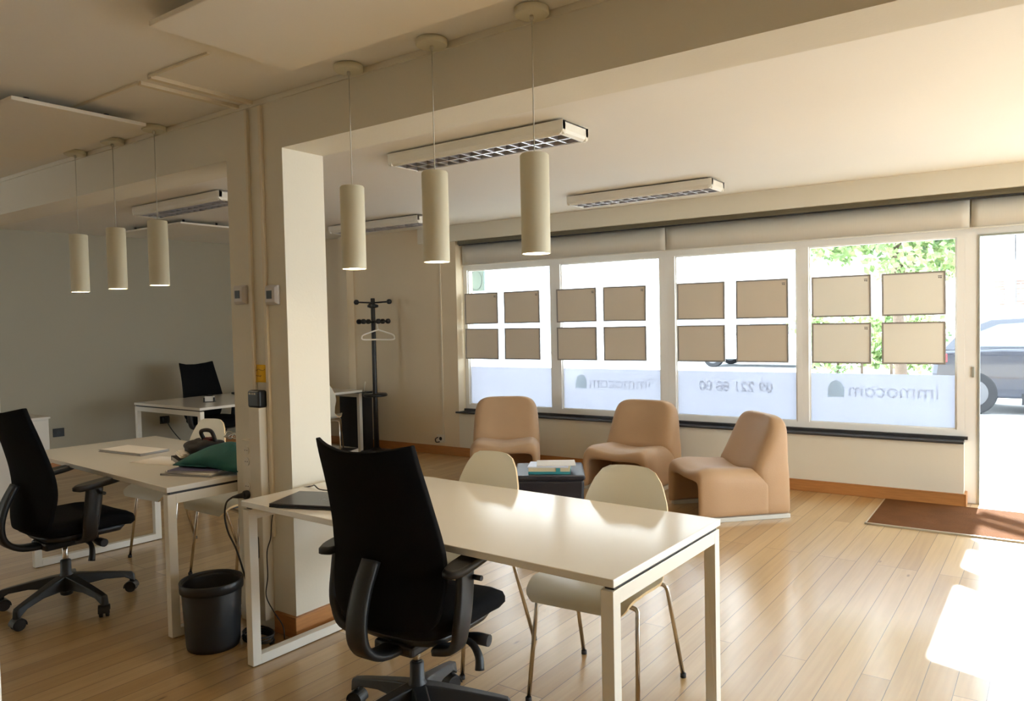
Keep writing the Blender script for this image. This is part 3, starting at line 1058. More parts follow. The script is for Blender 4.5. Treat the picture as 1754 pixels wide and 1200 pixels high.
# ================================================================== OFFICE CHAIRS
def office_parts(t):
    # faces +y, origin = centre of the star base on the floor
    # backrest
    prof = smoothpts([(0, -0.215, 0.43), (0, -0.205, 0.52), (0, -0.190, 0.62), (0, -0.200, 0.72), (0, -0.228, 0.83), (0, -0.262, 0.94), (0, -0.300, 1.045)], 4)
    n = len(prof)
    wk = [(0, 0.190), (0.10, 0.235), (0.25, 0.252), (0.45, 0.252), (0.7, 0.232), (1.0, 0.215)]

    def wid(s):
        for (a, wa), (c, wc) in zip(wk, wk[1:]):
            if s <= c:
                k = (s - a) / (c - a)
                return wa + (wc - wa) * k
        return wk[-1][1]
    T = 14
    fr, bk = [], []
    for i, p in enumerate(prof):
        s = i / (n - 1)
        w_ = wid(s)
        r1, r2 = [], []
        for j in range(T + 1):
            x = -1 + 2 * j / T
            q = p + Vector((x * w_, 0.055 * x * x, 0.0))
            if s > 0.9:
                q.z += 0.028 * (x * x - 0.4) * (s - 0.9) * 10
            r1.append(q + Vector((0, 0.011, 0)))
            r2.append(q - Vector((0, 0.011, 0)))
        fr.append(r1)
        bk.append(r2)
    b = MB()
    rings = [a + c[::-1] for a, c in zip(fr, bk)]
    b.rings(rings, True, True)
    b.build('backrest', 'mesh', t, 0.004)
    # spine / back carrier
    b = MB()
    pts = smoothpts([(0, -0.222, 0.66), (0, -0.272, 0.57), (0, -0.300, 0.47), (0, -0.285, 0.385), (0, -0.21, 0.335), (0, -0.08, 0.325)], 5)
    rg = []
    for i, p in enumerate(pts):
        k = i / (len(pts) - 1)
        a_ = pts[max(0, i - 1)]; c_ = pts[min(len(pts) - 1, i + 1)]
        d = (c_ - a_).normalized()
        x_ = Vector((1, 0, 0)); y_ = d.cross(x_).normalized()
        hw = 0.036 + 0.012 * k
        rg.append([p + x_ * hw * cx + y_ * 0.015 * cyy for cx, cyy in ((-1, -0.6), (-0.7, -1), (0.7, -1), (1, -0.6), (1, 0.6), (0.7, 1), (-0.7, 1), (-1, 0.6))])
    b.rings(rg, True, True)
    b.build('back_carrier', 'plastic', t)
    # seat
    b = MB()
    outline = []
    N = 40
    for i in range(N):
        a = 2 * PI * i / N
        e = 0.42
        cx = math.copysign(abs(math.cos(a)) ** e, math.cos(a)) * 0.25
        cyy = math.copysign(abs(math.sin(a)) ** e, math.sin(a)) * 0.245 + 0.055
        outline.append((cx, cyy))

    def dz(x, y):
        f = max(0, (y - 0.12) / 0.18)
        return -0.035 * f * f + 0.012 * (x / 0.25) ** 2
    lv = [(0.80, 0.385), (0.93, 0.392), (1.0, 0.415), (1.0, 0.435), (0.97, 0.452), (0.85, 0.462), (0.5, 0.462)]
    rings = [[(x * k, (y - 0.055) * k + 0.055, z + dz(x * k, y * k)) for x, y in outline] for k, z in lv]
    b.rings(rings, True, True)
    b.build('seat', 'seatf', t)
    b = MB()
    rings = [[(x * k, (y - 0.055) * k + 0.055, z + 0.7 * dz(x * k, y * k)) for x, y in outline] for k, z in ((0.35, 0.335), (0.75, 0.352), (0.84, 0.385))]
    b.rings(rings, True, True)
    b.build('seat_pan', 'plastic', t)
    # armrests
    for sx in (-1, 1):
        b = MB()
        pad = []
        for i in range(24):
            a = 2 * PI * i / 24
            px_ = math.copysign(abs(math.cos(a)) ** 0.7, math.cos(a)) * 0.042
            py_ = math.copysign(abs(math.sin(a)) ** 0.7, math.sin(a)) * 0.13
            pad.append((px_ + 0.285 * sx, py_ + 0.06))
        cxy = (0.285 * sx, 0.06)
        b.rings([[(cxy[0] + (x - cxy[0]) * k, cxy[1] + (y - cxy[1]) * k, z + 0.012 * ((y - 0.06) / 0.13)) for x, y in pad] for k, z in ((0.8, 0.632), (1, 0.640), (1, 0.655), (0.9, 0.664))], True)
        b.build('arm_pad', 'plastic', t)
        b = MB()
        pts = smoothpts([(0.285 * sx, 0.035, 0.640), (0.288 * sx, 0.025, 0.56), (0.285 * sx, 0.01, 0.46), (0.26 * sx, 0.01, 0.375), (0.18 * sx, 0.01, 0.350)], 5)
        rg = []
        for i, p in enumerate(pts):
            k = i / (len(pts) - 1)
            a_ = pts[max(0, i - 1)]; c_ = pts[min(len(pts) - 1, i + 1)]
            d = (c_ - a_).normalized()
            y_ = Vector((0, 1, 0)); x_ = y_.cross(d).normalized(); y_ = d.cross(x_)
            hw = 0.040 if k < 0.6 else 0.036
            rg.append([p + y_ * hw * cx + x_ * 0.015 * cyy for cx, cyy in ((-1, -0.6), (-0.7, -1), (0.7, -1), (1, -0.6), (1, 0.6), (0.7, 1), (-0.7, 1), (-1, 0.6))])
        b.rings(rg, True, True)
        ap = b.build('arm_support', 'plastic', t)
        b = MB(); b.tube([(0.30 * sx, 0.06, 0.60), (0.335 * sx, 0.06, 0.60)], 0.009, 10); b.build('adjust_button', 'plastic', ap)
    # tilt controls
    b = MB(); b.tube([(0.10, 0.06, 0.345), (0.18, 0.07, 0.335), (0.22, 0.075, 0.332), (0.27, 0.08, 0.330)], 0.02, 12, radii=[0.010, 0.012, 0.021, 0.021])
    b.build('tilt_knob', 'plastic', t)
    b = MB()
    pts = smoothpts([(0.13, 0.02, 0.345), (0.22, 0.03, 0.335), (0.265, 0.02, 0.300), (0.275, 0.01, 0.255)], 4)
    b.tube(pts, 0.012, 8, radii=[0.009 + 0.008 * i / (len(pts) - 1) for i in range(len(pts))])
    b.build('height_lever', 'plastic', t)
    b = MB(); b.box(-0.09, 0.09, -0.13, 0.14, 0.305, 0.345); b.build('mechanism', 'plastic', t, 0.012)
    b = MB(); b.cyl((0, 0), 0.014, 0.20, 0.36, 16); b.build('gas_lift', 'chrome', t)
    b = MB(); b.lathe((0, 0), [(0.022, 0.065), (0.030, 0.07), (0.040, 0.12), (0.036, 0.17), (0.027, 0.185), (0.025, 0.25), (0.018, 0.255)], 20)
    b.build('lift_sleeve', 'plastic', t)
    # star base
    b = MB()
    for k in range(5):
        a = math.radians(STAR0 + 72 * k)
        mt = Matrix.Rotation(a, 4, 'Z')
        rg = []
        for s, wd, z0, z1 in ((0.02, 0.036, 0.085, 0.175), (0.08, 0.032, 0.105, 0.166), (0.18, 0.027, 0.108, 0.145), (0.28, 0.024, 0.092, 0.122), (0.325, 0.021, 0.064, 0.110), (0.335, 0.017, 0.058, 0.096)):
            rg.append([(s, -wd, z0), (s, wd, z0), (s, wd * 0.75, z1), (s, -wd * 0.75, z1)])
        b.rings(rg, False, True, mtx=mt)
    b.build('star_base', 'plastic', t, 0.005)
    for k in range(5):
        a = math.radians(STAR0 + 72 * k)
        sw = random.Random(k + 3).uniform(-1.2, 1.2)
        mt = Matrix.Translation((0.318 * math.cos(a), 0.318 * math.sin(a), 0.029)) @ Matrix.Rotation(a + PI / 2 + sw, 4, 'Z')
        b = MB()
        for sx in (-1, 1):
            b.cyl((0, 0), 0.029, 0.006, 0.024, 20, mtx=mt @ Matrix.Rotation(PI / 2 * sx, 4, 'Y'))
        c = b.build('caster', 'rubber', t, 0.004)
        b = MB()
        hood = [(0.033 * math.cos(q), 0.033 * math.sin(q)) for q in [math.radians(x) for x in range(-10, 200, 15)]]
        inner = [(0.030 * math.cos(q), 0.030 * math.sin(q)) for q in [math.radians(x) for x in range(-10, 200, 15)]]
        ring = hood + inner[::-1]
        b.rings([[(xx, y, z) for y, z in ring] for xx in (-0.027, 0.027)], False, True, mtx=mt)
        b.cyl((0, 0), 0.007, 0.028, 0.05, 10, mtx=mt)
        b.build('caster_hood', 'plastic', c)


STAR0 = 7
oc = empty('office_chair', (0, 0, 0), 0, 'x', 'office chair')
office_parts(oc)
up_ = Matrix.Translation((0, 0, 0.032)) @ Matrix.Diagonal((0.97, 1, 1, 1))
for ch in list(COL.objects):
    top_ = ch.parent if ch.parent and ch.parent != oc else ch
    if top_.parent == oc and not top_.name.startswith(('star_base', 'caster', 'gas_lift', 'lift_sleeve')):
        ch.data.transform(up_)
G = 'black swivel office chairs'
place(oc, (-1.868, 1.965, 0), math.radians(4), 'black mesh office chair with high back at the foreground desk', G)
oc2 = place(copy_tree(oc), (-4.275, 1.835, 0), math.radians(0), 'black mesh office chair in front of the left desk', G)
place(copy_tree(oc), (-7.54, 4.80, 0), math.radians(-86), 'black office chair behind the far desk, facing the room', G)


# ================================================================== ARMCHAIRS
def armchair_parts(t):
    # faces +y; total about 0.66 wide, 0.68 deep, 0.72 high, centre origin
    W2 = 0.325
    # seat shell: inverted U extruded in y with a rolled saddle-shaped front lip
    b = MB()
    rings = []
    for i in range(15):
        s = i / 14
        y = 0.335 - 0.50 * s                       # front to middle
        lip = max(0, 1 - s / 0.22)
        hs = 0.400 - 0.020 * lip ** 2 - 0.035 * s   # top height at the sides
        hc = 0.362 - 0.028 * lip ** 2 - 0.035 * s   # top height in the middle
        th = 0.070
        tk = 0.055
        ex = W2 - 0.016 * lip ** 2
        o_ = [(-ex, 0.03), (-ex, 0.034)]
        o_ += [(-ex, 0.16), (-ex, hs - 0.115)]
        cx, cz, r = -ex + 0.10, hs - 0.10, 0.10
        for a in (160, 135, 112):
            o_.append((cx + r * math.cos(math.radians(a)), cz + r * math.sin(math.radians(a))))
        xs = [-0.16, -0.08, 0, 0.08, 0.16]
        o_ += [(x, hc + (hs - hc) * (abs(x) / 0.225) ** 2 * 0.95) for x in xs]
        for a in (68, 45, 20):
            o_.append((-cx + r * math.cos(math.radians(a)), cz + r * math.sin(math.radians(a))))
        o_ += [(ex, hs - 0.115), (ex, 0.16), (ex, 0.034), (ex, 0.03)]
        zi = hc - th
        i_ = [(ex - tk, 0.03), (ex - tk, 0.034), (ex - tk, 0.14), (ex - tk, zi - 0.03), (ex - tk - 0.008, zi - 0.006), (ex - tk - 0.03, zi)]
        xs2 = [0.13, 0, -0.13]
        i_ += [(x, zi + 0.004 * (abs(x) / 0.13)) for x in xs2]
        i_ += [(-x, z) for x, z in reversed(i_[:6])]
        def resamp(pts, n):
            P = [Vector((p[0], 0, p[1])) for p in pts]
            L_ = [0]
            for q in range(1, len(P)):
                L_.append(L_[-1] + (P[q] - P[q - 1]).length)
            out = []
            for q in range(n):
                t_ = L_[-1] * q / (n - 1)
                m_ = 0
                while m_ < len(P) - 2 and L_[m_ + 1] < t_:
                    m_ += 1
                k_ = (t_ - L_[m_]) / max(1e-9, L_[m_ + 1] - L_[m_])
                v_ = P[m_].lerp(P[m_ + 1], k_)
                out.append(Vector((v_.x, y, v_.z)))
            return out
        rings.append((resamp(o_, 27), resamp(i_[::-1], 27)))
    o0, i0 = rings[0]
    nose = []
    for k, dy in ((0.30, 0.034), (0.68, 0.026), (0.92, 0.012)):
        oo = [(a + c) / 2 + (a - c) / 2 * k + Vector((0, dy, 0)) for a, c in zip(o0, i0)]
        ii = [(a + c) / 2 - (a - c) / 2 * k + Vector((0, dy, 0)) for a, c in zip(o0, i0)]
        nose.append((oo, ii))
    allr = [o_ + i_[::-1] for o_, i_ in nose + rings]
    b.rings(allr, True, False)
    for rr in (allr[0], allr[-1]):
        n_ = 27
        b.add(rr, [(q, q + 1, 2 * n_ - 2 - q, 2 * n_ - 1 - q) for q in range(n_ - 1)], True)
    b.build('seat_shell', 'leatherette', t, sub=1)
    # backrest: stacked rounded sections
    b = MB()
    secs = [(0.03, -0.33, -0.10, 0.325, 0.05), (0.034, -0.33, -0.10, 0.325, 0.05), (0.20, -0.33, -0.10, 0.325, 0.05), (0.31, -0.33, -0.075, 0.325, 0.06), (0.345, -0.33, -0.05, 0.325, 0.07), (0.40, -0.33, -0.075, 0.322, 0.09), (0.50, -0.332, -0.125, 0.318, 0.09),
            (0.60, -0.332, -0.175, 0.308, 0.085), (0.665, -0.330, -0.205, 0.288, 0.075), (0.705, -0.322, -0.222, 0.255, 0.06), (0.728, -0.305, -0.240, 0.200, 0.04), (0.735, -0.290, -0.255, 0.14, 0.015)]
    rings = []
    for z, yb, yf, hw, rr in secs:
        rr = min(rr, (yf - yb) / 2 - 0.002)
        ring = []
        for (cx, cy_, a0) in ((hw - rr, yf - rr, 0), (-(hw - rr), yf - rr, 90), (-(hw - rr * 0.6), yb + rr * 0.6, 180), (hw - rr * 0.6, yb + rr * 0.6, 270)):
            r_ = rr if a0 < 180 else rr * 0.6
            for q in (0, 30, 60, 90):
                a = math.radians(a0 + q)
                ring.append((cx + r_ * math.cos(a), cy_ + r_ * math.sin(a), z))
            if a0 == 0:
                for xx in (0.5, 0, -0.5):
                    dip = -0.022 * (1 - xx * xx) if 0.36 < z < 0.72 else 0
                    ring.append((xx * (hw - rr), yf + dip, z))
        rings.append(ring)
    b.rings(rings, True, True)
    b.build('backrest', 'leatherette', t, sub=1)
    for sx in (-1, 1):
        b = MB(); b.box(sx * 0.297 - 0.026, sx * 0.297 + 0.026, -0.322, 0.33, 0.0, 0.032); b.build('plinth_rail', 'glide', t, 0.003)['label'] = 'pale base rail'


a0 = empty('armchair', (0, 0, 0), 0, 'x', 'armchair')
armchair_parts(a0)
for ch in list(COL.objects):
    if ch.parent == oc and ch.name.startswith('arm_'):
        ch.location.y -= 0.11
    if ch.parent == oc and ch.name.startswith(('star_base', 'caster')):
        ch.rotation_euler.z = math.radians(25)
    elif ch.parent == oc and not ch.name.startswith(('gas_lift', 'lift_sleeve')):
        ch.location.z -= 0.012
G = 'camel lounge armchairs below the windows'
place(a0, (-2.035, 5.60, 0), math.radians(136), 'camel upholstered armchair on the right, turned left, by the entrance', G)
place(copy_tree(a0), (-3.05, 6.02, 0), math.radians(180), 'camel upholstered armchair in the middle of the three', G)
place(copy_tree(a0), (-4.28, 5.80, 0), math.radians(214), 'camel upholstered armchair on the left beside the conduit wall', G)

# ================================================================== OTTOMAN AND BOOKS
t = empty('ottoman', (-3.05, 4.67, 0), math.radians(33), 'low black leather ottoman with books on top', 'ottoman')
b = MB()
b.rings([[(sx * q, sy * q, z) for sx, sy in ((-1, -1), (1, -1), (1, 1), (-1, 1))] for q, z in ((0.235, 0.02), (0.245, 0.34))], False)
b.build('body', 'ottoman', t, 0.02, seg=3)
b = MB(); b.box(-0.252, 0.252, -0.252, 0.252, 0.335, 0.375); b.build('cushion_top', 'ottoman', t, 0.018, seg=4)
b = MB()
c = [(-0.246, -0.246), (0.246, -0.246), (0.246, 0.246), (-0.246, 0.246), (-0.246, -0.246)]
b.tube([(x, y, 0.371) for x, y in c], 0.0035, 6)
b.build('piping', 'seam', t)


def book(name, loc, rz, w_, d_, h_, cover, pages, lb, grp=None, cat='book'):
    t = empty(name, loc, rz, lb, cat, grp)
    b = MB()
    b.box(-w_ / 2, w_ / 2, -d_ / 2, d_ / 2, h_ - 0.0015, h_)
    b.box(-w_ / 2, w_ / 2, -d_ / 2, d_ / 2, 0, 0.0015)
    b.box(-w_ / 2, -w_ / 2 + 0.0015, -d_ / 2, d_ / 2, 0, h_)
    b.build('cover', cover, t)
    b = MB(); b.box(-w_ / 2 + 0.002, w_ / 2 - 0.003, -d_ / 2 + 0.003, d_ / 2 - 0.003, 0.0015, h_ - 0.0015); b.build('pages', pages, t)
    return t


z = 0.375
G = 'books and magazines on the ottoman'
book('book', (-3.00, 4.60, z), math.radians(30), 0.30, 0.22, 0.016, 'tealbook', 'tealbook', 'teal book, lowest of the stack on the ottoman', G); z += 0.016
bk = book('book', (-3.005, 4.605, z), math.radians(30), 0.295, 0.215, 0.026, 'cream', 'cream', 'thick cream book with teal band on the ottoman', G)
b = MB(); b.box(0.05, 0.08, -0.109, -0.1075, 0.0, 0.026); b.build('band', 'tealbook', bk); z += 0.026
book('magazine', (-3.01, 4.60, z), math.radians(28), 0.29, 0.21, 0.007, 'magblue', 'paper', 'pale blue magazine lying over the cream book', G, 'magazine'); z += 0.007
book('magazine', (-2.98, 4.65, z), math.radians(34), 0.28, 0.20, 0.008, 'paper', 'paper', 'white magazine, topmost of the stack on the ottoman', G, 'magazine')

# ================================================================== COAT STAND
t = empty('coat_stand', (-6.30, 6.06, 0), math.radians(36), 'tall black coat stand by the back wall', 'coat stand')
b = MB(); b.lathe((0, 0), [(0.15, 0.0), (0.185, 0.006), (0.185, 0.03), (0.06, 0.05), (0.035, 0.075)], 32); b.build('base', 'stand', t)
b = MB(); b.lathe((0, 0), [(0.030, 0.05), (0.026, 0.6), (0.024, 1.76), (0.022, 1.765)], 20); b.build('pole', 'stand', t)
b = MB()
for k in range(24):
    pass
b.rings([[((r) * math.cos(2 * PI * i / 28), (r) * math.sin(2 * PI * i / 28), z_) for i in range(28)] for r, z_ in ((0.02, 0.655), (0.13, 0.655), (0.14, 0.665), (0.13, 0.685), (0.02, 0.685))], True)
b.build('umbrella_ring', 'stand', t)
for z_, aa, ln_ in ((1.72, (0, 180), 0.185), (1.68, (262,), 0.07), (1.50, (5, 60, 120, 175, 240, 300), 0.165)):
    for a in aa:
        ar = math.radians(a)
        b = MB()
        c_, s_ = math.cos(ar), math.sin(ar)
        b.tube([(0.02 * c_, 0.02 * s_, z_ - 0.005), (ln_ * 0.6 * c_, ln_ * 0.6 * s_, z_), (ln_ * c_, ln_ * s_, z_ + 0.004)], 0.009, 8)
        b.ball((ln_ * c_, ln_ * s_, z_ + 0.004), 0.031, 14)
        b.build('hook', 'stand', t)
b = MB(); b.lathe((0, 0), [(0.03, 1.655), (0.062, 1.665), (0.062, 1.69), (0.03, 1.70)], 20); b.build('collar', 'stand', t)
# hanger
t = empty('clothes_hanger', (-6.185, 6.02, 1.485), math.radians(82), 'white plastic clothes hanger on the coat stand', 'hanger')
b = MB()
b.tube(smoothpts([(0.02, 0, 0.025), (0.005, 0, 0.032), (-0.012, 0, 0.012), (-0.012, 0, -0.03), (0, 0, -0.075)], 5), 0.005, 8)
b.build('hook', 'hanger', t)
b = MB()
b.tube(smoothpts([(0, 0, -0.075), (0.10, 0, -0.105), (0.20, 0, -0.135), (0.222, 0, -0.165), (0.20, 0, -0.190), (0.0, 0, -0.185), (-0.20, 0, -0.180), (-0.222, 0, -0.155), (-0.20, 0, -0.130), (-0.10, 0, -0.10), (0, 0, -0.075)], 5), 0.0085, 8)
b.build('shoulders', 'hanger', t)

# ================================================================== BLACK BOX BEHIND THE FAR DESK, SMALL BOX
t = empty('black_pedestal', (-6.76, 6.185, 0), WA, 'tall black bin cabinet behind the far desk leg', 'cabinet')
b = MB(); b.box(-0.17, 0.17, -0.10, 0.10, 0.0, 0.66); b.build('body', 'plastic', t, 0.006)
b = MB(); b.box(-0.175, 0.175, -0.105, 0.105, 0.66, 0.68); b.build('lid', 'plastic', t, 0.003)
b = MB(); b.tube([(0.13, 0.0, 0.68), (0.165, 0.0, 0.80)], 0.008, 8)
b.build('litter_stick', 'umb', t)['label'] = 'thin cream stick poking out'
t = empty('small_box', (-6.45, 5.74, 0), math.radians(20), 'small black box with white edge on the floor by the coat stand', 'box')
b = MB(); b.box(-0.09, 0.09, -0.11, 0.11, 0, 0.085); b.build('carton', 'plastic', t, 0.003)
b = MB(); b.box(0.0905, 0.092, -0.108, 0.108, 0.01, 0.08); b.build('side_label', 'paper', t)

# ================================================================== BIN
t = empty('waste_bin', (-3.17, 1.985, 0), 0, 'black plastic waste bin beside the foreground desk leg', 'waste bin')
b = MB()
n = 40
prof = [(0.004, 0.004), (0.108, 0.004), (0.114, 0.0), (0.118, 0.02), (0.132, 0.285), (0.1305, 0.30), (0.127, 0.285), (0.112, 0.012), (0.004, 0.012)]
b.rings([[(r * math.cos(2 * PI * i / n), r * math.sin(2 * PI * i / n), z_) for i in range(n)] for r, z_ in prof], True, False)
b.build('bucket', 'plastic', t)
b = MB()
prof = [(0.1315, 0.262), (0.1385, 0.264), (0.140, 0.305), (0.137, 0.309), (0.132, 0.305), (0.131, 0.28)]
b.rings([[(r * math.cos(2 * PI * i / n), r * math.sin(2 * PI * i / n), z_) for i in range(n)] for r, z_ in prof], True, False)
b.build('rim', 'plastic', t)

# ================================================================== CABINET LEFT
t = empty('low_cabinet', (-7.42, 2.0, 0), 0, 'low white cabinet at the left edge behind the office chair', 'cabinet')
b = MB(); b.box(-0.21, 0.21, -1.0, 1.005, 0.0, 0.70); b.build('body', 'cab', t, 0.002)
b = MB(); b.box(-0.22, 0.225, -1.01, 1.015, 0.70, 0.718); b.build('top_board', 'cab', t, 0.002)
for y0 in (-1.0, -0.5, 0.0, 0.5):
    b = MB(); b.box(0.21, 0.226, y0 + 0.004, y0 + 0.498, 0.03, 0.692)
    b.build('door', 'cab', t, 0.002)
t = empty('tall_cabinet', (-7.46, 2.55, 0.718), 0, 'white box unit on the low cabinet at the photo edge', 'cabinet')
b = MB(); b.box(-0.15, 0.20, -0.6, 0.105, 0, 0.20); b.build('body', 'cab', t, 0.002)
b = MB(); b.box(0.20, 0.215, -0.595, 0.10, 0.005, 0.195); b.build('door', 'cab', t, 0.002)
# partition edge at the extreme left
b = MB(); b.box(-1.235, -1.135, 0.30, 0.402, 0, CZ); struct('trim_partition', b, 'frame', 0.003)


# ================================================================== THINGS ON DESKS
def rot2(x, y, a):
    return x * math.cos(a) - y * math.sin(a), x * math.sin(a) + y * math.cos(a)


# closed laptop
t = empty('laptop', (-2.512, 2.092, 0.72), math.radians(21), 'closed dark laptop on the foreground desk behind the chair back', 'laptop')
b = MB(); b.box(-0.175, 0.175, -0.12, 0.12, 0.002, 0.011); b.build('base', 'plastic', t, 0.003)
b = MB(); b.box(-0.175, 0.175, -0.12, 0.12, 0.012, 0.018); ld = b.build('lid', 'laptop', t, 0.003)
textmesh('lid_logo', 'hp', 0.045, 'logo', Matrix.Translation((0.02, -0.01, 0.0182)) @ Matrix.Rotation(PI, 4, 'Z'), ld, 0.0002)
for sx in (-0.14, 0.14):
    for sy in (-0.09, 0.09):
        b = MB(); b.cyl((sx, sy), 0.008, 0, 0.003, 10); b.build('rubber_foot', 'rubber', t)

# cables by the column
def cable(pts, lb, r=0.0045, grp='black cables around the column'):
    b = MB(); b.tube(smoothpts(pts, 8), r, 8)
    o = b.build('power_cable', 'cable'); return tag(o, lb, 'cable', grp)


t = empty('power_plug', (-3.185, 2.205, 0.655), 0, 'black angled plug in the column socket by the desk corner', 'plug')
b = MB(); b.cyl((0, 0), 0.021, 0, 0.022, 18, mtx=Matrix.Rotation(PI / 2, 4, 'X')); b.build('plug_body', 'rubber', t, 0.003)
b = MB(); b.tube([(0, -0.018, 0), (-0.03, -0.035, -0.006), (-0.06, -0.045, -0.012)], 0.01, 10, radii=[0.016, 0.011, 0.005]); b.build('strain_relief', 'rubber', t)
cable([(-3.245, 2.16, 0.643), (-3.275, 2.145, 0.615), (-3.285, 2.14, 0.55), (-3.262, 2.14, 0.475), (-3.215, 2.15, 0.395), (-3.17, 2.16, 0.275), (-3.10, 2.16, 0.12), (-3.06, 2.15, 0.02), (-3.06, 2.12, 0.006)], 'black cable arching left from the column plug to the floor')
cable([(-2.62, 2.25, 0.727), (-2.70, 2.24, 0.727), (-2.76, 2.26, 0.735), (-2.79, 2.27, 0.727), (-2.855, 2.24, 0.71), (-2.875, 2.15, 0.68), (-2.90, 2.13, 0.60), (-2.93, 2.14, 0.50), (-2.975, 2.15, 0.42), (-2.99, 2.16, 0.30), (-3.02, 2.17, 0.20), (-2.98, 2.18, 0.13), (-2.93, 2.19, 0.07), (-2.92, 2.19, 0.008)],
      'thin black laptop charger cable hanging beside the column', 0.0028)
b = MB()
pts = []
for k in range(60):
    a = 2 * PI * k / 16
    pts.append((-3.02 + (0.085 + 0.006 * math.sin(k * 1.3)) * math.cos(a), 2.12 + 0.07 * math.sin(a) * 0.8, 0.008 + 0.0007 * k))
b.tube(pts, 0.005, 6)
o = b.build('cable_coil', 'cable'); tag(o, 'coiled black cable on the floor at the column foot', 'cable')
t = empty('power_brick', (-3.12, 2.185, 0.39), 0, 'black power adapter hanging at the column sockets under the desk', 'adapter')
b = MB(); b.box(-0.03, 0.022, -0.03, 0.02, -0.035, 0.075); b.build('adapter_body', 'plastic', t, 0.01)
b = MB(); b.tube(smoothpts([(0, -0.02, -0.03), (0.012, -0.03, -0.09), (-0.004, -0.03, -0.14), (0.01, -0.028, -0.2)], 5), 0.004, 6); b.build('adapter_cable', 'cable', t)

# left desk: folder, paper, magazines, bags
a = math.radians(6)
t = empty('document_folder', (-4.585, 2.385, 0.72), a, 'closed document folder with white cover on the left desk', 'folder')
b = MB(); b.box(-0.205, 0.205, -0.098, 0.098, 0.0, 0.004); b.build('back_cover', 'bframe', t)
b = MB(); b.box(-0.20, 0.20, -0.094, 0.094, 0.004, 0.011); b.build('sheets', 'paperg', t)
b = MB(); b.box(-0.205, 0.205, -0.098, 0.098, 0.0112, 0.0135); fcv = b.build('front_cover', 'bframe', t)
b = MB(); b.box(-0.198, 0.198, -0.091, 0.091, 0.0136, 0.0150); b.build('title_sheet', 'paper', fcv)
t = empty('loose_sheet', (-4.10, 2.30, 0.72), math.radians(12), 'loose white paper sheet between the folder and bags', 'paper')
b = MB()
b.rings([[(-0.15 + 0.3 * i / 10, -0.105, 0.0008 + 0.001 * math.sin(i)), (-0.15 + 0.3 * i / 10, 0.105, 0.0008), (-0.15 + 0.3 * i / 10, 0.105, 0.0014), (-0.15 + 0.3 * i / 10, -0.105, 0.0014 + 0.001 * math.sin(i))] for i in range(11)], True)
b.build('sheet', 'paper', t)
G = 'magazines under the bags on the left desk'
book('magazine', (-3.60, 2.21, 0.72), math.radians(20), 0.30, 0.22, 0.010, 'bframe', 'paperg', 'dark magazine at the very bottom of the desk pile', G, 'magazine')
book('magazine', (-3.59, 2.22, 0.73), math.radians(14), 0.29, 0.21, 0.008, 'paper', 'paper', 'white magazine second from the bottom of the desk pile', G, 'magazine')
book('magazine', (-3.585, 2.225, 0.738), math.radians(26), 0.28, 0.20, 0.009, 'magpurple', 'paperg', 'purple magazine on top of the white one under the bag', G, 'magazine')
book('notebook', (-3.925, 2.37, 0.72), math.radians(-20), 0.24, 0.18, 0.028, 'bagblack', 'paperg', 'thick black notebook lying under the black bag on the left desk', None, 'notebook')


def lump(name, m, parent, c, s, seed, amp=0.18, rz=0.0, rx=0.0, ry=0.0, n=26, flat=0.0):
    rd = random.Random(seed)
    ph = [rd.uniform(0, 6.28) for _ in range(8)]
    mt = Matrix.Translation(c) @ Matrix.Rotation(rz, 4, 'Z') @ Matrix.Rotation(ry, 4, 'Y') @ Matrix.Rotation(rx, 4, 'X')
    rg = []
    for i in range(1, n):
        th = PI * i / n
        ring = []
        for j in range(n):
            p = 2 * PI * j / n
            r = 1 + amp * (0.5 * math.sin(3 * p + ph[0] + 2 * th) + 0.35 * math.sin(5 * p + ph[1] - 3 * th) + 0.3 * math.sin(7 * th + ph[2]) * math.sin(2 * p + ph[3]) + 0.15 * math.sin(11 * p + ph[4] + 5 * th))
            x = math.sin(th) * math.cos(p)
            y = math.sin(th) * math.sin(p)
            z = -math.cos(th)
            e = 0.75
            x = math.copysign(abs(x) ** e, x); y = math.copysign(abs(y) ** e, y); z = math.copysign(abs(z) ** e, z)
            zz = s[2] * z * r
            ring.append((s[0] * x * r, s[1] * y * r, max(zz, -s[2] * 0.95)))
        rg.append(ring)
    b = MB()
    b.rings(rg, True, True, mtx=mt)
    return b.build(name, m, parent)


t = empty('teal_folder', (-3.55, 2.32, 0.747), math.radians(14), 'dark teal soft folder slung over the magazines on the left desk', 'bag')
b = MB()
rg = []
for i in range(15):
    s = i / 14
    x = -0.20 + 0.40 * s
    hgt = 0.050 + 0.088 * math.sin(PI * min(1, s * 1.15)) * (0.4 + 0.6 * s)
    rg.append([(x, -0.125, 0.006 + 0.012 * math.sin(s * 5)), (x, -0.10, hgt * 0.55), (x, -0.02, hgt), (x, 0.06, hgt * 1.02), (x, 0.12, hgt * 0.4), (x, 0.125, 0.004), (x, 0, 0.002)])
b.rings(rg, True, True)
b.build('folder_body', 'teal', t)
b = MB()
rg = []
for i in range(9):
    s = i / 8
    x = -0.22 + 0.22 * s
    rg.append([(x, -0.13, 0.012), (x, -0.06, 0.03 + 0.02 * s), (x, 0.04, 0.03), (x, 0.04, 0.026), (x, -0.06, 0.025 + 0.02 * s), (x, -0.13, 0.008)])
b.rings(rg, True, True)
b.build('front_flap', 'teal', t)
t = empty('black_bag', (-3.87, 2.41, 0.748), math.radians(-22), 'crumpled black bag with red lining in the left desk pile', 'bag')
lump('bag_body', 'bagblack', t, (0, 0, 0.050), (0.15, 0.10, 0.048), 3, 0.16, ry=-0.06)
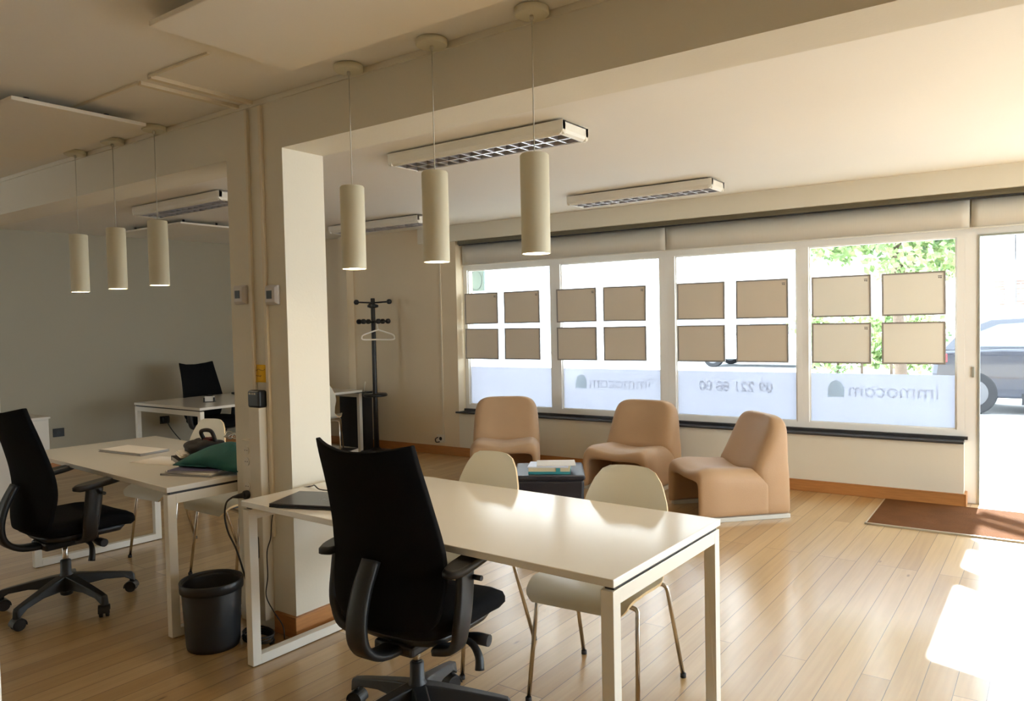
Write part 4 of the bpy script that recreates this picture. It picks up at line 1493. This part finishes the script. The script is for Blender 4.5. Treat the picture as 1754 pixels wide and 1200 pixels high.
lump('red_lining', 'bagred', t, (0.05, 0.02, 0.098), (0.05, 0.03, 0.012), 9, 0.2)
b = MB(); b.tube(smoothpts([(0.02, 0.0, 0.09), (0.03, -0.02, 0.145), (0.09, 0.02, 0.15), (0.11, 0.04, 0.09)], 6), 0.011, 8); b.build('strap', 'bagblack', t)
b = MB()
for k, (x, y) in enumerate(((-0.05, -0.09), (-0.02, -0.10), (0.01, -0.105))):
    b.box(-0.13 + k * 0.01, 0.06, -0.135 + k * 0.006, -0.05, 0.012 + k * 0.008, 0.0175 + k * 0.008)
b.build('papers_inside', 'paper', t)
t = empty('key_ring', (-3.53, 2.36, 0.884), 0, 'bunch of silver keys on top of the teal folder', 'keys')
for k, (r_, x, y, tl) in enumerate(((0.026, 0, 0, 0.5), (0.022, 0.045, 0.01, -0.6), (0.020, -0.045, 0.01, 0.9))):
    b = MB()
    n = 20
    mt = Matrix.Translation((x, y, 0.01)) @ Matrix.Rotation(tl, 4, 'X') @ Matrix.Rotation(0.3 * k, 4, 'Y')
    b.tube([(r_ * math.cos(2 * PI * i / n), r_ * math.sin(2 * PI * i / n), 0) for i in range(n + 1)], 0.0022, 6, mtx=mt)
    b.build('ring', 'chrome', t)
for k in range(3):
    b = MB()
    mt = Matrix.Translation((-0.02 + 0.04 * k, -0.02, 0.004)) @ Matrix.Rotation(0.8 * k, 4, 'Z') @ Matrix.Rotation(0.25, 4, 'Y')
    b.box(0, 0.035, -0.0035, 0.0035, 0, 0.002, mtx=mt)
    b.cyl((-0.008, 0), 0.011, 0, 0.002, 14, mtx=mt)
    b.build('key', 'chrome', t)

# far desk: open laptop, card holder
t = empty('laptop', (-7.40, 5.20, 0.72), math.radians(82), 'closed black laptop lying on the far desk next to the column', 'laptop')
b = MB(); b.box(-0.17, 0.17, -0.12, 0.12, 0.002, 0.012); b.build('base', 'plastic', t, 0.003)
b = MB(); b.box(-0.17, 0.17, -0.12, 0.12, 0.013, 0.022); b.build('lid', 'plastic', t, 0.003)
t = empty('computer_mouse', (-7.45, 4.72, 0.72), 0.4, 'small black mouse on the far desk before the office chair', 'mouse')
b = MB(); b.ball((0, 0, 0.012), 0.03, 16, (1, 1.7, 0.6)); b.build('mouse_body', 'plastic', t)
t = empty('card_holder', (-6.98, 4.42, 0.72), math.radians(40), 'small black card holder with white cards on the far desk', 'card holder')
b = MB()
b.box(-0.055, 0.055, -0.03, 0.03, 0, 0.006)
for sx in (-1, 1):
    b.box(sx * 0.048 - 0.006, sx * 0.048 + 0.006, -0.02, 0.0, 0.006, 0.045)
b.build('holder', 'plastic', t, 0.002)
b = MB(); b.box(-0.045, 0.045, -0.010, 0.016, 0.006, 0.056); b.build('cards', 'paper', t)

# ================================================================== OUTSIDE
b = MB(); b.box(-30, 30, 6.95, 60, -0.3, -0.10); b.box(3.55, 30, -20, 6.95, -0.3, -0.10); tag(b.build('ground', 'road'), kind='structure')
b = MB(WM); b.box(-12, 10, 0.30, 3.2, -0.14, -0.03); tag(b.build('pavement', 'pave'), kind='structure')

# unseen stand-in canopy, added to block and shape the sun: slab, angled slats
t = empty('added_canopy', (0, 0, 2.5), 0, 'added unseen canopy with slanted slats, shaping the sun at the shopfront', 'canopy')
TE = math.tan(EL)
b = MB()
b.box(-8.5, -0.50, 6.93, 10.9, 0.02, 0.10)
b.build('sunblock_slab', 'canopy', t)
off = 2.5 / TE


def slat(y0, y1, slope=-0.80):
    x0, x1 = -0.52, 1.6
    b = MB()
    vs = []
    for x, y in ((x0, y0), (x1, y0 + slope * (x1 - x0)), (x1, y1 + slope * (x1 - x0)), (x0, y1)):
        vs.append((x, y))
    b.rings([[(x, y, zz) for x, y in vs] for zz in (0.0, 0.03)], False)
    b.build('sunblock_slat', 'canopy', t)


for ya, yb in ((4.70, 5.03), (5.45, 5.69), (6.08, 6.22), (6.30, 6.46)):
    slat(ya + off, yb + off)
b = MB()
x0, x1 = -0.52, 3.8
b.rings([[(x, y, zz) for x, y in ((x0, 6.95), (x1, 6.95), (x1, 3.6 + off - 0.78 * 1.6), (x0, 3.62 + off))] for zz in (0.0, 0.05)], False)
b.build('sunblock_wing', 'canopy', t)


def car(loc, rz, paint, lb, L=4.3, H=1.5, W=1.8):
    t = empty('car', loc, rz, lb, 'car', 'cars in the street')
    # side outline (x forward, z up)
    low = [(-2.10, 0.36), (-2.15, 0.62), (-2.12, 0.85), (-2.02, 0.98), (-1.2, 1.02), (0.0, 0.99), (0.95, 0.94), (1.65, 0.84), (2.05, 0.70), (2.15, 0.50), (2.12, 0.32), (1.75, 0.26), (-1.75, 0.26)]
    b = MB()
    rings = []
    for y, k in ((-W / 2, 0.96), (-W / 2 + 0.05, 1.0), (W / 2 - 0.05, 1.0), (W / 2, 0.96)):
        rings.append([(x * k, y, 0.62 + (z - 0.62) * k) for x, z in low])
    b.rings(rings, False, True)
    b.build('body', paint, t, 0.03)
    cab = [(-2.0, 0.98), (-1.75, 1.28), (-1.35, 1.45), (-0.3, 1.50), (0.35, 1.44), (1.15, 0.95)]
    b = MB()
    rings = [[(x, y * (1 if z < 1.0 else 1 - 0.22 * (z - 1.0) / 0.5), z) for x, z in cab] for y in (-W / 2 + 0.04, -W / 2 + 0.06, W / 2 - 0.06, W / 2 - 0.04)]
    b.rings(rings, False, True)
    b.build('cabin', paint, t, 0.02)
    for sy in (-1, 1):
        yy = lambda z: sy * ((W / 2 - 0.04) * (1 if z < 1.0 else 1 - 0.22 * (z - 1.0) / 0.5) + 0.006)
        for pts in ([(-1.62, 1.04), (-1.52, 1.26), (-1.25, 1.38), (-0.75, 1.41), (-0.75, 1.04)], [(-0.68, 1.04), (-0.68, 1.415), (-0.25, 1.43), (0.22, 1.38), (0.80, 1.02)]):
            b = MB()
            b.rings([[(x, yy(z) - sy * 0.006, z) for x, z in pts], [(x, yy(z), z) for x, z in pts]], False)
            b.build('side_window', 'carglass', t)
    for sx in (-1.58, 1.40):
        for sy in (-1, 1):
            b = MB(); b.cyl((0, 0), 0.33, -0.11, 0.11, 28, mtx=Matrix.Translation((sx, sy * (W / 2 - 0.10), 0.33)) @ Matrix.Rotation(PI / 2, 4, 'X'))
            wv = b.build('wheel', 'tyre', t, 0.02)
            b = MB(); b.cyl((0, 0), 0.21, -0.115, 0.115, 20, mtx=Matrix.Translation((sx, sy * (W / 2 - 0.10), 0.33)) @ Matrix.Rotation(PI / 2, 4, 'X')); b.build('rim', 'rim', wv)
    for sy in (-1, 1):
        b = MB(); b.box(-2.13, -1.92, sy * (W / 2 - 0.12) - 0.13, sy * (W / 2 - 0.12) + 0.13, 0.80, 0.93); b.build('tail_light', 'tail', t, 0.01)
    b = MB(); b.box(-0.95, 1.0, -W / 2 - 0.006, -W / 2 + 0.03, 0.17, 0.34); b.build('side_skirt', 'tyre', t)
    return t


car((0.50, 14.5, -0.10), 0, 'carpaint', 'dark blue-grey car passing outside the glass door')
car((-7.62, 24.4, -0.10), math.radians(180), 'carblue', 'silver car parked across the street behind the poster frames')

# building across, right
t = empty('white_building', (-0.5, 25, -0.1), 0, 'white building with brick panels across the street, seen through the door', 'building')
b = MB(); b.box(-3.2, 14, 0.4, 8, 0, 9.0); b.build('wall', 'facade', t)
b = MB()
for x0 in (-1.25, -0.47, 1.6, 3.4):
    b = MB(); b.box(x0, x0 + (0.50 if x0 < -1 else 1.5), 0.33, 0.4, 1.66, 2.48); b.build('brick_panel', 'brick', t)
b = MB(); b.box(-0.72, -0.50, 0.0, 0.4, 0, 9); b.build('column', 'bluef', t)
b = MB(); b.box(-0.45, 6, -0.5, 0.4, 2.98, 4.3); b.build('balcony', 'facade', t)
for x0, z0 in ((-1.9, 3.3), (0.2, 4.6), (2.6, 4.6), (0.2, 6.6)):
    b = MB(); b.box(x0, x0 + 0.9, 0.36, 0.41, z0, z0 + 1.3); b.build('window', 'winout', t)

# long pale building further left with a red roof
t = empty('pale_terrace', (-14, 31, -0.1), 0, 'long sunlit pale terrace of houses behind the poster frames', 'building')
b = MB(); b.box(-14, 7.0, 0, 8, 0, 6.2); b.build('wall', 'facade', t)
for k in range(9):
    for z0 in (0.9, 3.6):
        b = MB(); b.box(-13 + k * 2.2, -12 + k * 2.2, -0.04, 0.02, z0, z0 + 1.3); b.build('window', 'winout', t)
b = MB()
b.rings([[(x, y, z) for y, z in ((-0.4, 6.2), (4, 8.6), (8.4, 6.2))] for x in (-14.4, 7.4)], False)
b.build('roof', 'redroof', t)
b = MB(); b.box(7.2, 10.0, -1.0, 6, 0, 4.2); b.build('annexe', 'facade', t)
b = MB(); b.rings([[(x, y, z) for y, z in ((-1.3, 4.2), (2.5, 5.6), (6.3, 4.2))] for x in (7.1, 10.2)], False); b.build('annexe_roof', 'redroof', t)


def foliage(name, c, rad, count, parent, seed, leaf=0.11, m='leaf'):
    rd = random.Random(seed)
    b = MB()
    blobs = [(Vector((rd.uniform(-1, 1) * rad[0] * 0.7, rd.uniform(-1, 1) * rad[1] * 0.7, rd.uniform(-1, 1) * rad[2] * 0.7)), rd.uniform(0.30, 0.5)) for _ in range(16)]
    for k in range(count):
        bc, br_ = blobs[k % len(blobs)]
        d = Vector((rd.gauss(0, 1), rd.gauss(0, 1), rd.gauss(0, 1))).normalized() * br_ * (rd.random() ** 0.4)
        p = Vector(c) + bc + Vector((d.x * rad[0], d.y * rad[1], d.z * rad[2]))
        a_ = Vector((rd.gauss(0, 1), rd.gauss(0, 1), rd.gauss(0, 1))).normalized()
        b_ = a_.cross(Vector((rd.gauss(0, 1), rd.gauss(0, 1), rd.gauss(0, 1)))).normalized()
        s = leaf * rd.uniform(0.6, 1.3)
        b.v += [tuple(p - a_ * s), tuple(p + b_ * s * 0.6), tuple(p + a_ * s), tuple(p - b_ * s * 0.6)]
        i0 = len(b.v) - 4
        b.f.append([i0, i0 + 1, i0 + 2, i0 + 3]); b.sm.append(False)
    return b.build(name, m, parent)


t = empty('street_tree', (-2.55, 16.2, -0.1), 0, 'leafy green tree across the street behind the right-hand posters', 'tree')
foliage('crown', (0, 0, 3.3), (1.55, 1.4, 1.05), 5200, t, 5, 0.085)
b = MB(); b.tube(smoothpts([(0.1, 0, 0), (0.05, 0, 1.2), (0, 0.05, 2.2), (0.05, 0, 3.2)], 4), 0.1, 10, radii=[0.13, 0.12, 0.11, 0.11, 0.10, 0.10, 0.09, 0.09, 0.08, 0.07, 0.06, 0.05, 0.04])
b.build('trunk', 'bark', t)
b = MB()
for k in range(6):
    a = k * 1.05
    b = MB(); b.tube([(0.03, 0.02, 2.2 + 0.12 * k), (0.5 * math.cos(a), 0.5 * math.sin(a), 2.8 + 0.12 * k), (1.0 * math.cos(a), 1.0 * math.sin(a), 3.2 + 0.1 * k)], 0.03, 6, radii=[0.04, 0.025, 0.012]); b.build('branch', 'bark', t)
t = empty('hedge', (-4.2, 21.5, -0.1), 0, 'green garden shrub across the street low behind the posters', 'shrub')
foliage('foliage', (0, 0, 0.85), (1.9, 0.6, 0.8), 2600, t, 11, 0.09)
for p_ in ([(0, 0, 0), (0, 0, 0.5), (0.1, 0, 0.9)], [(-0.6, 0, 0), (-0.6, 0.1, 0.8)], [(0.7, 0, 0), (0.7, 0, 0.8)]):
    b = MB(); b.tube(p_, 0.035, 8); b.build('stem', 'bark', t)
# hanging sign outside the first window
t = empty('hanging_sign', wp(-4.965, 0.62, 1.96), 0, 'pale blue hanging sign with an oval outside the leftmost window', 'sign')
t.rotation_euler = (0, 0, WA)
b = MB(); b.box(-0.115, 0.115, -0.012, 0.012, -0.125, 0.125); b.build('sign_board', 'sign', t, 0.003)
b = MB()
n = 32
b.tube([(0.085 * math.cos(2 * PI * i / n), -0.013, 0.11 * math.sin(2 * PI * i / n)) for i in range(n + 1)], 0.003, 6)
b.build('oval_line', 'signrim', t)
for sx in (-0.09, 0.09):
    b = MB(); b.tube([(sx, 0, 0.125), (sx, 0, 0.555)], 0.006, 8); b.build('hanger_rod', 'signrim', t)
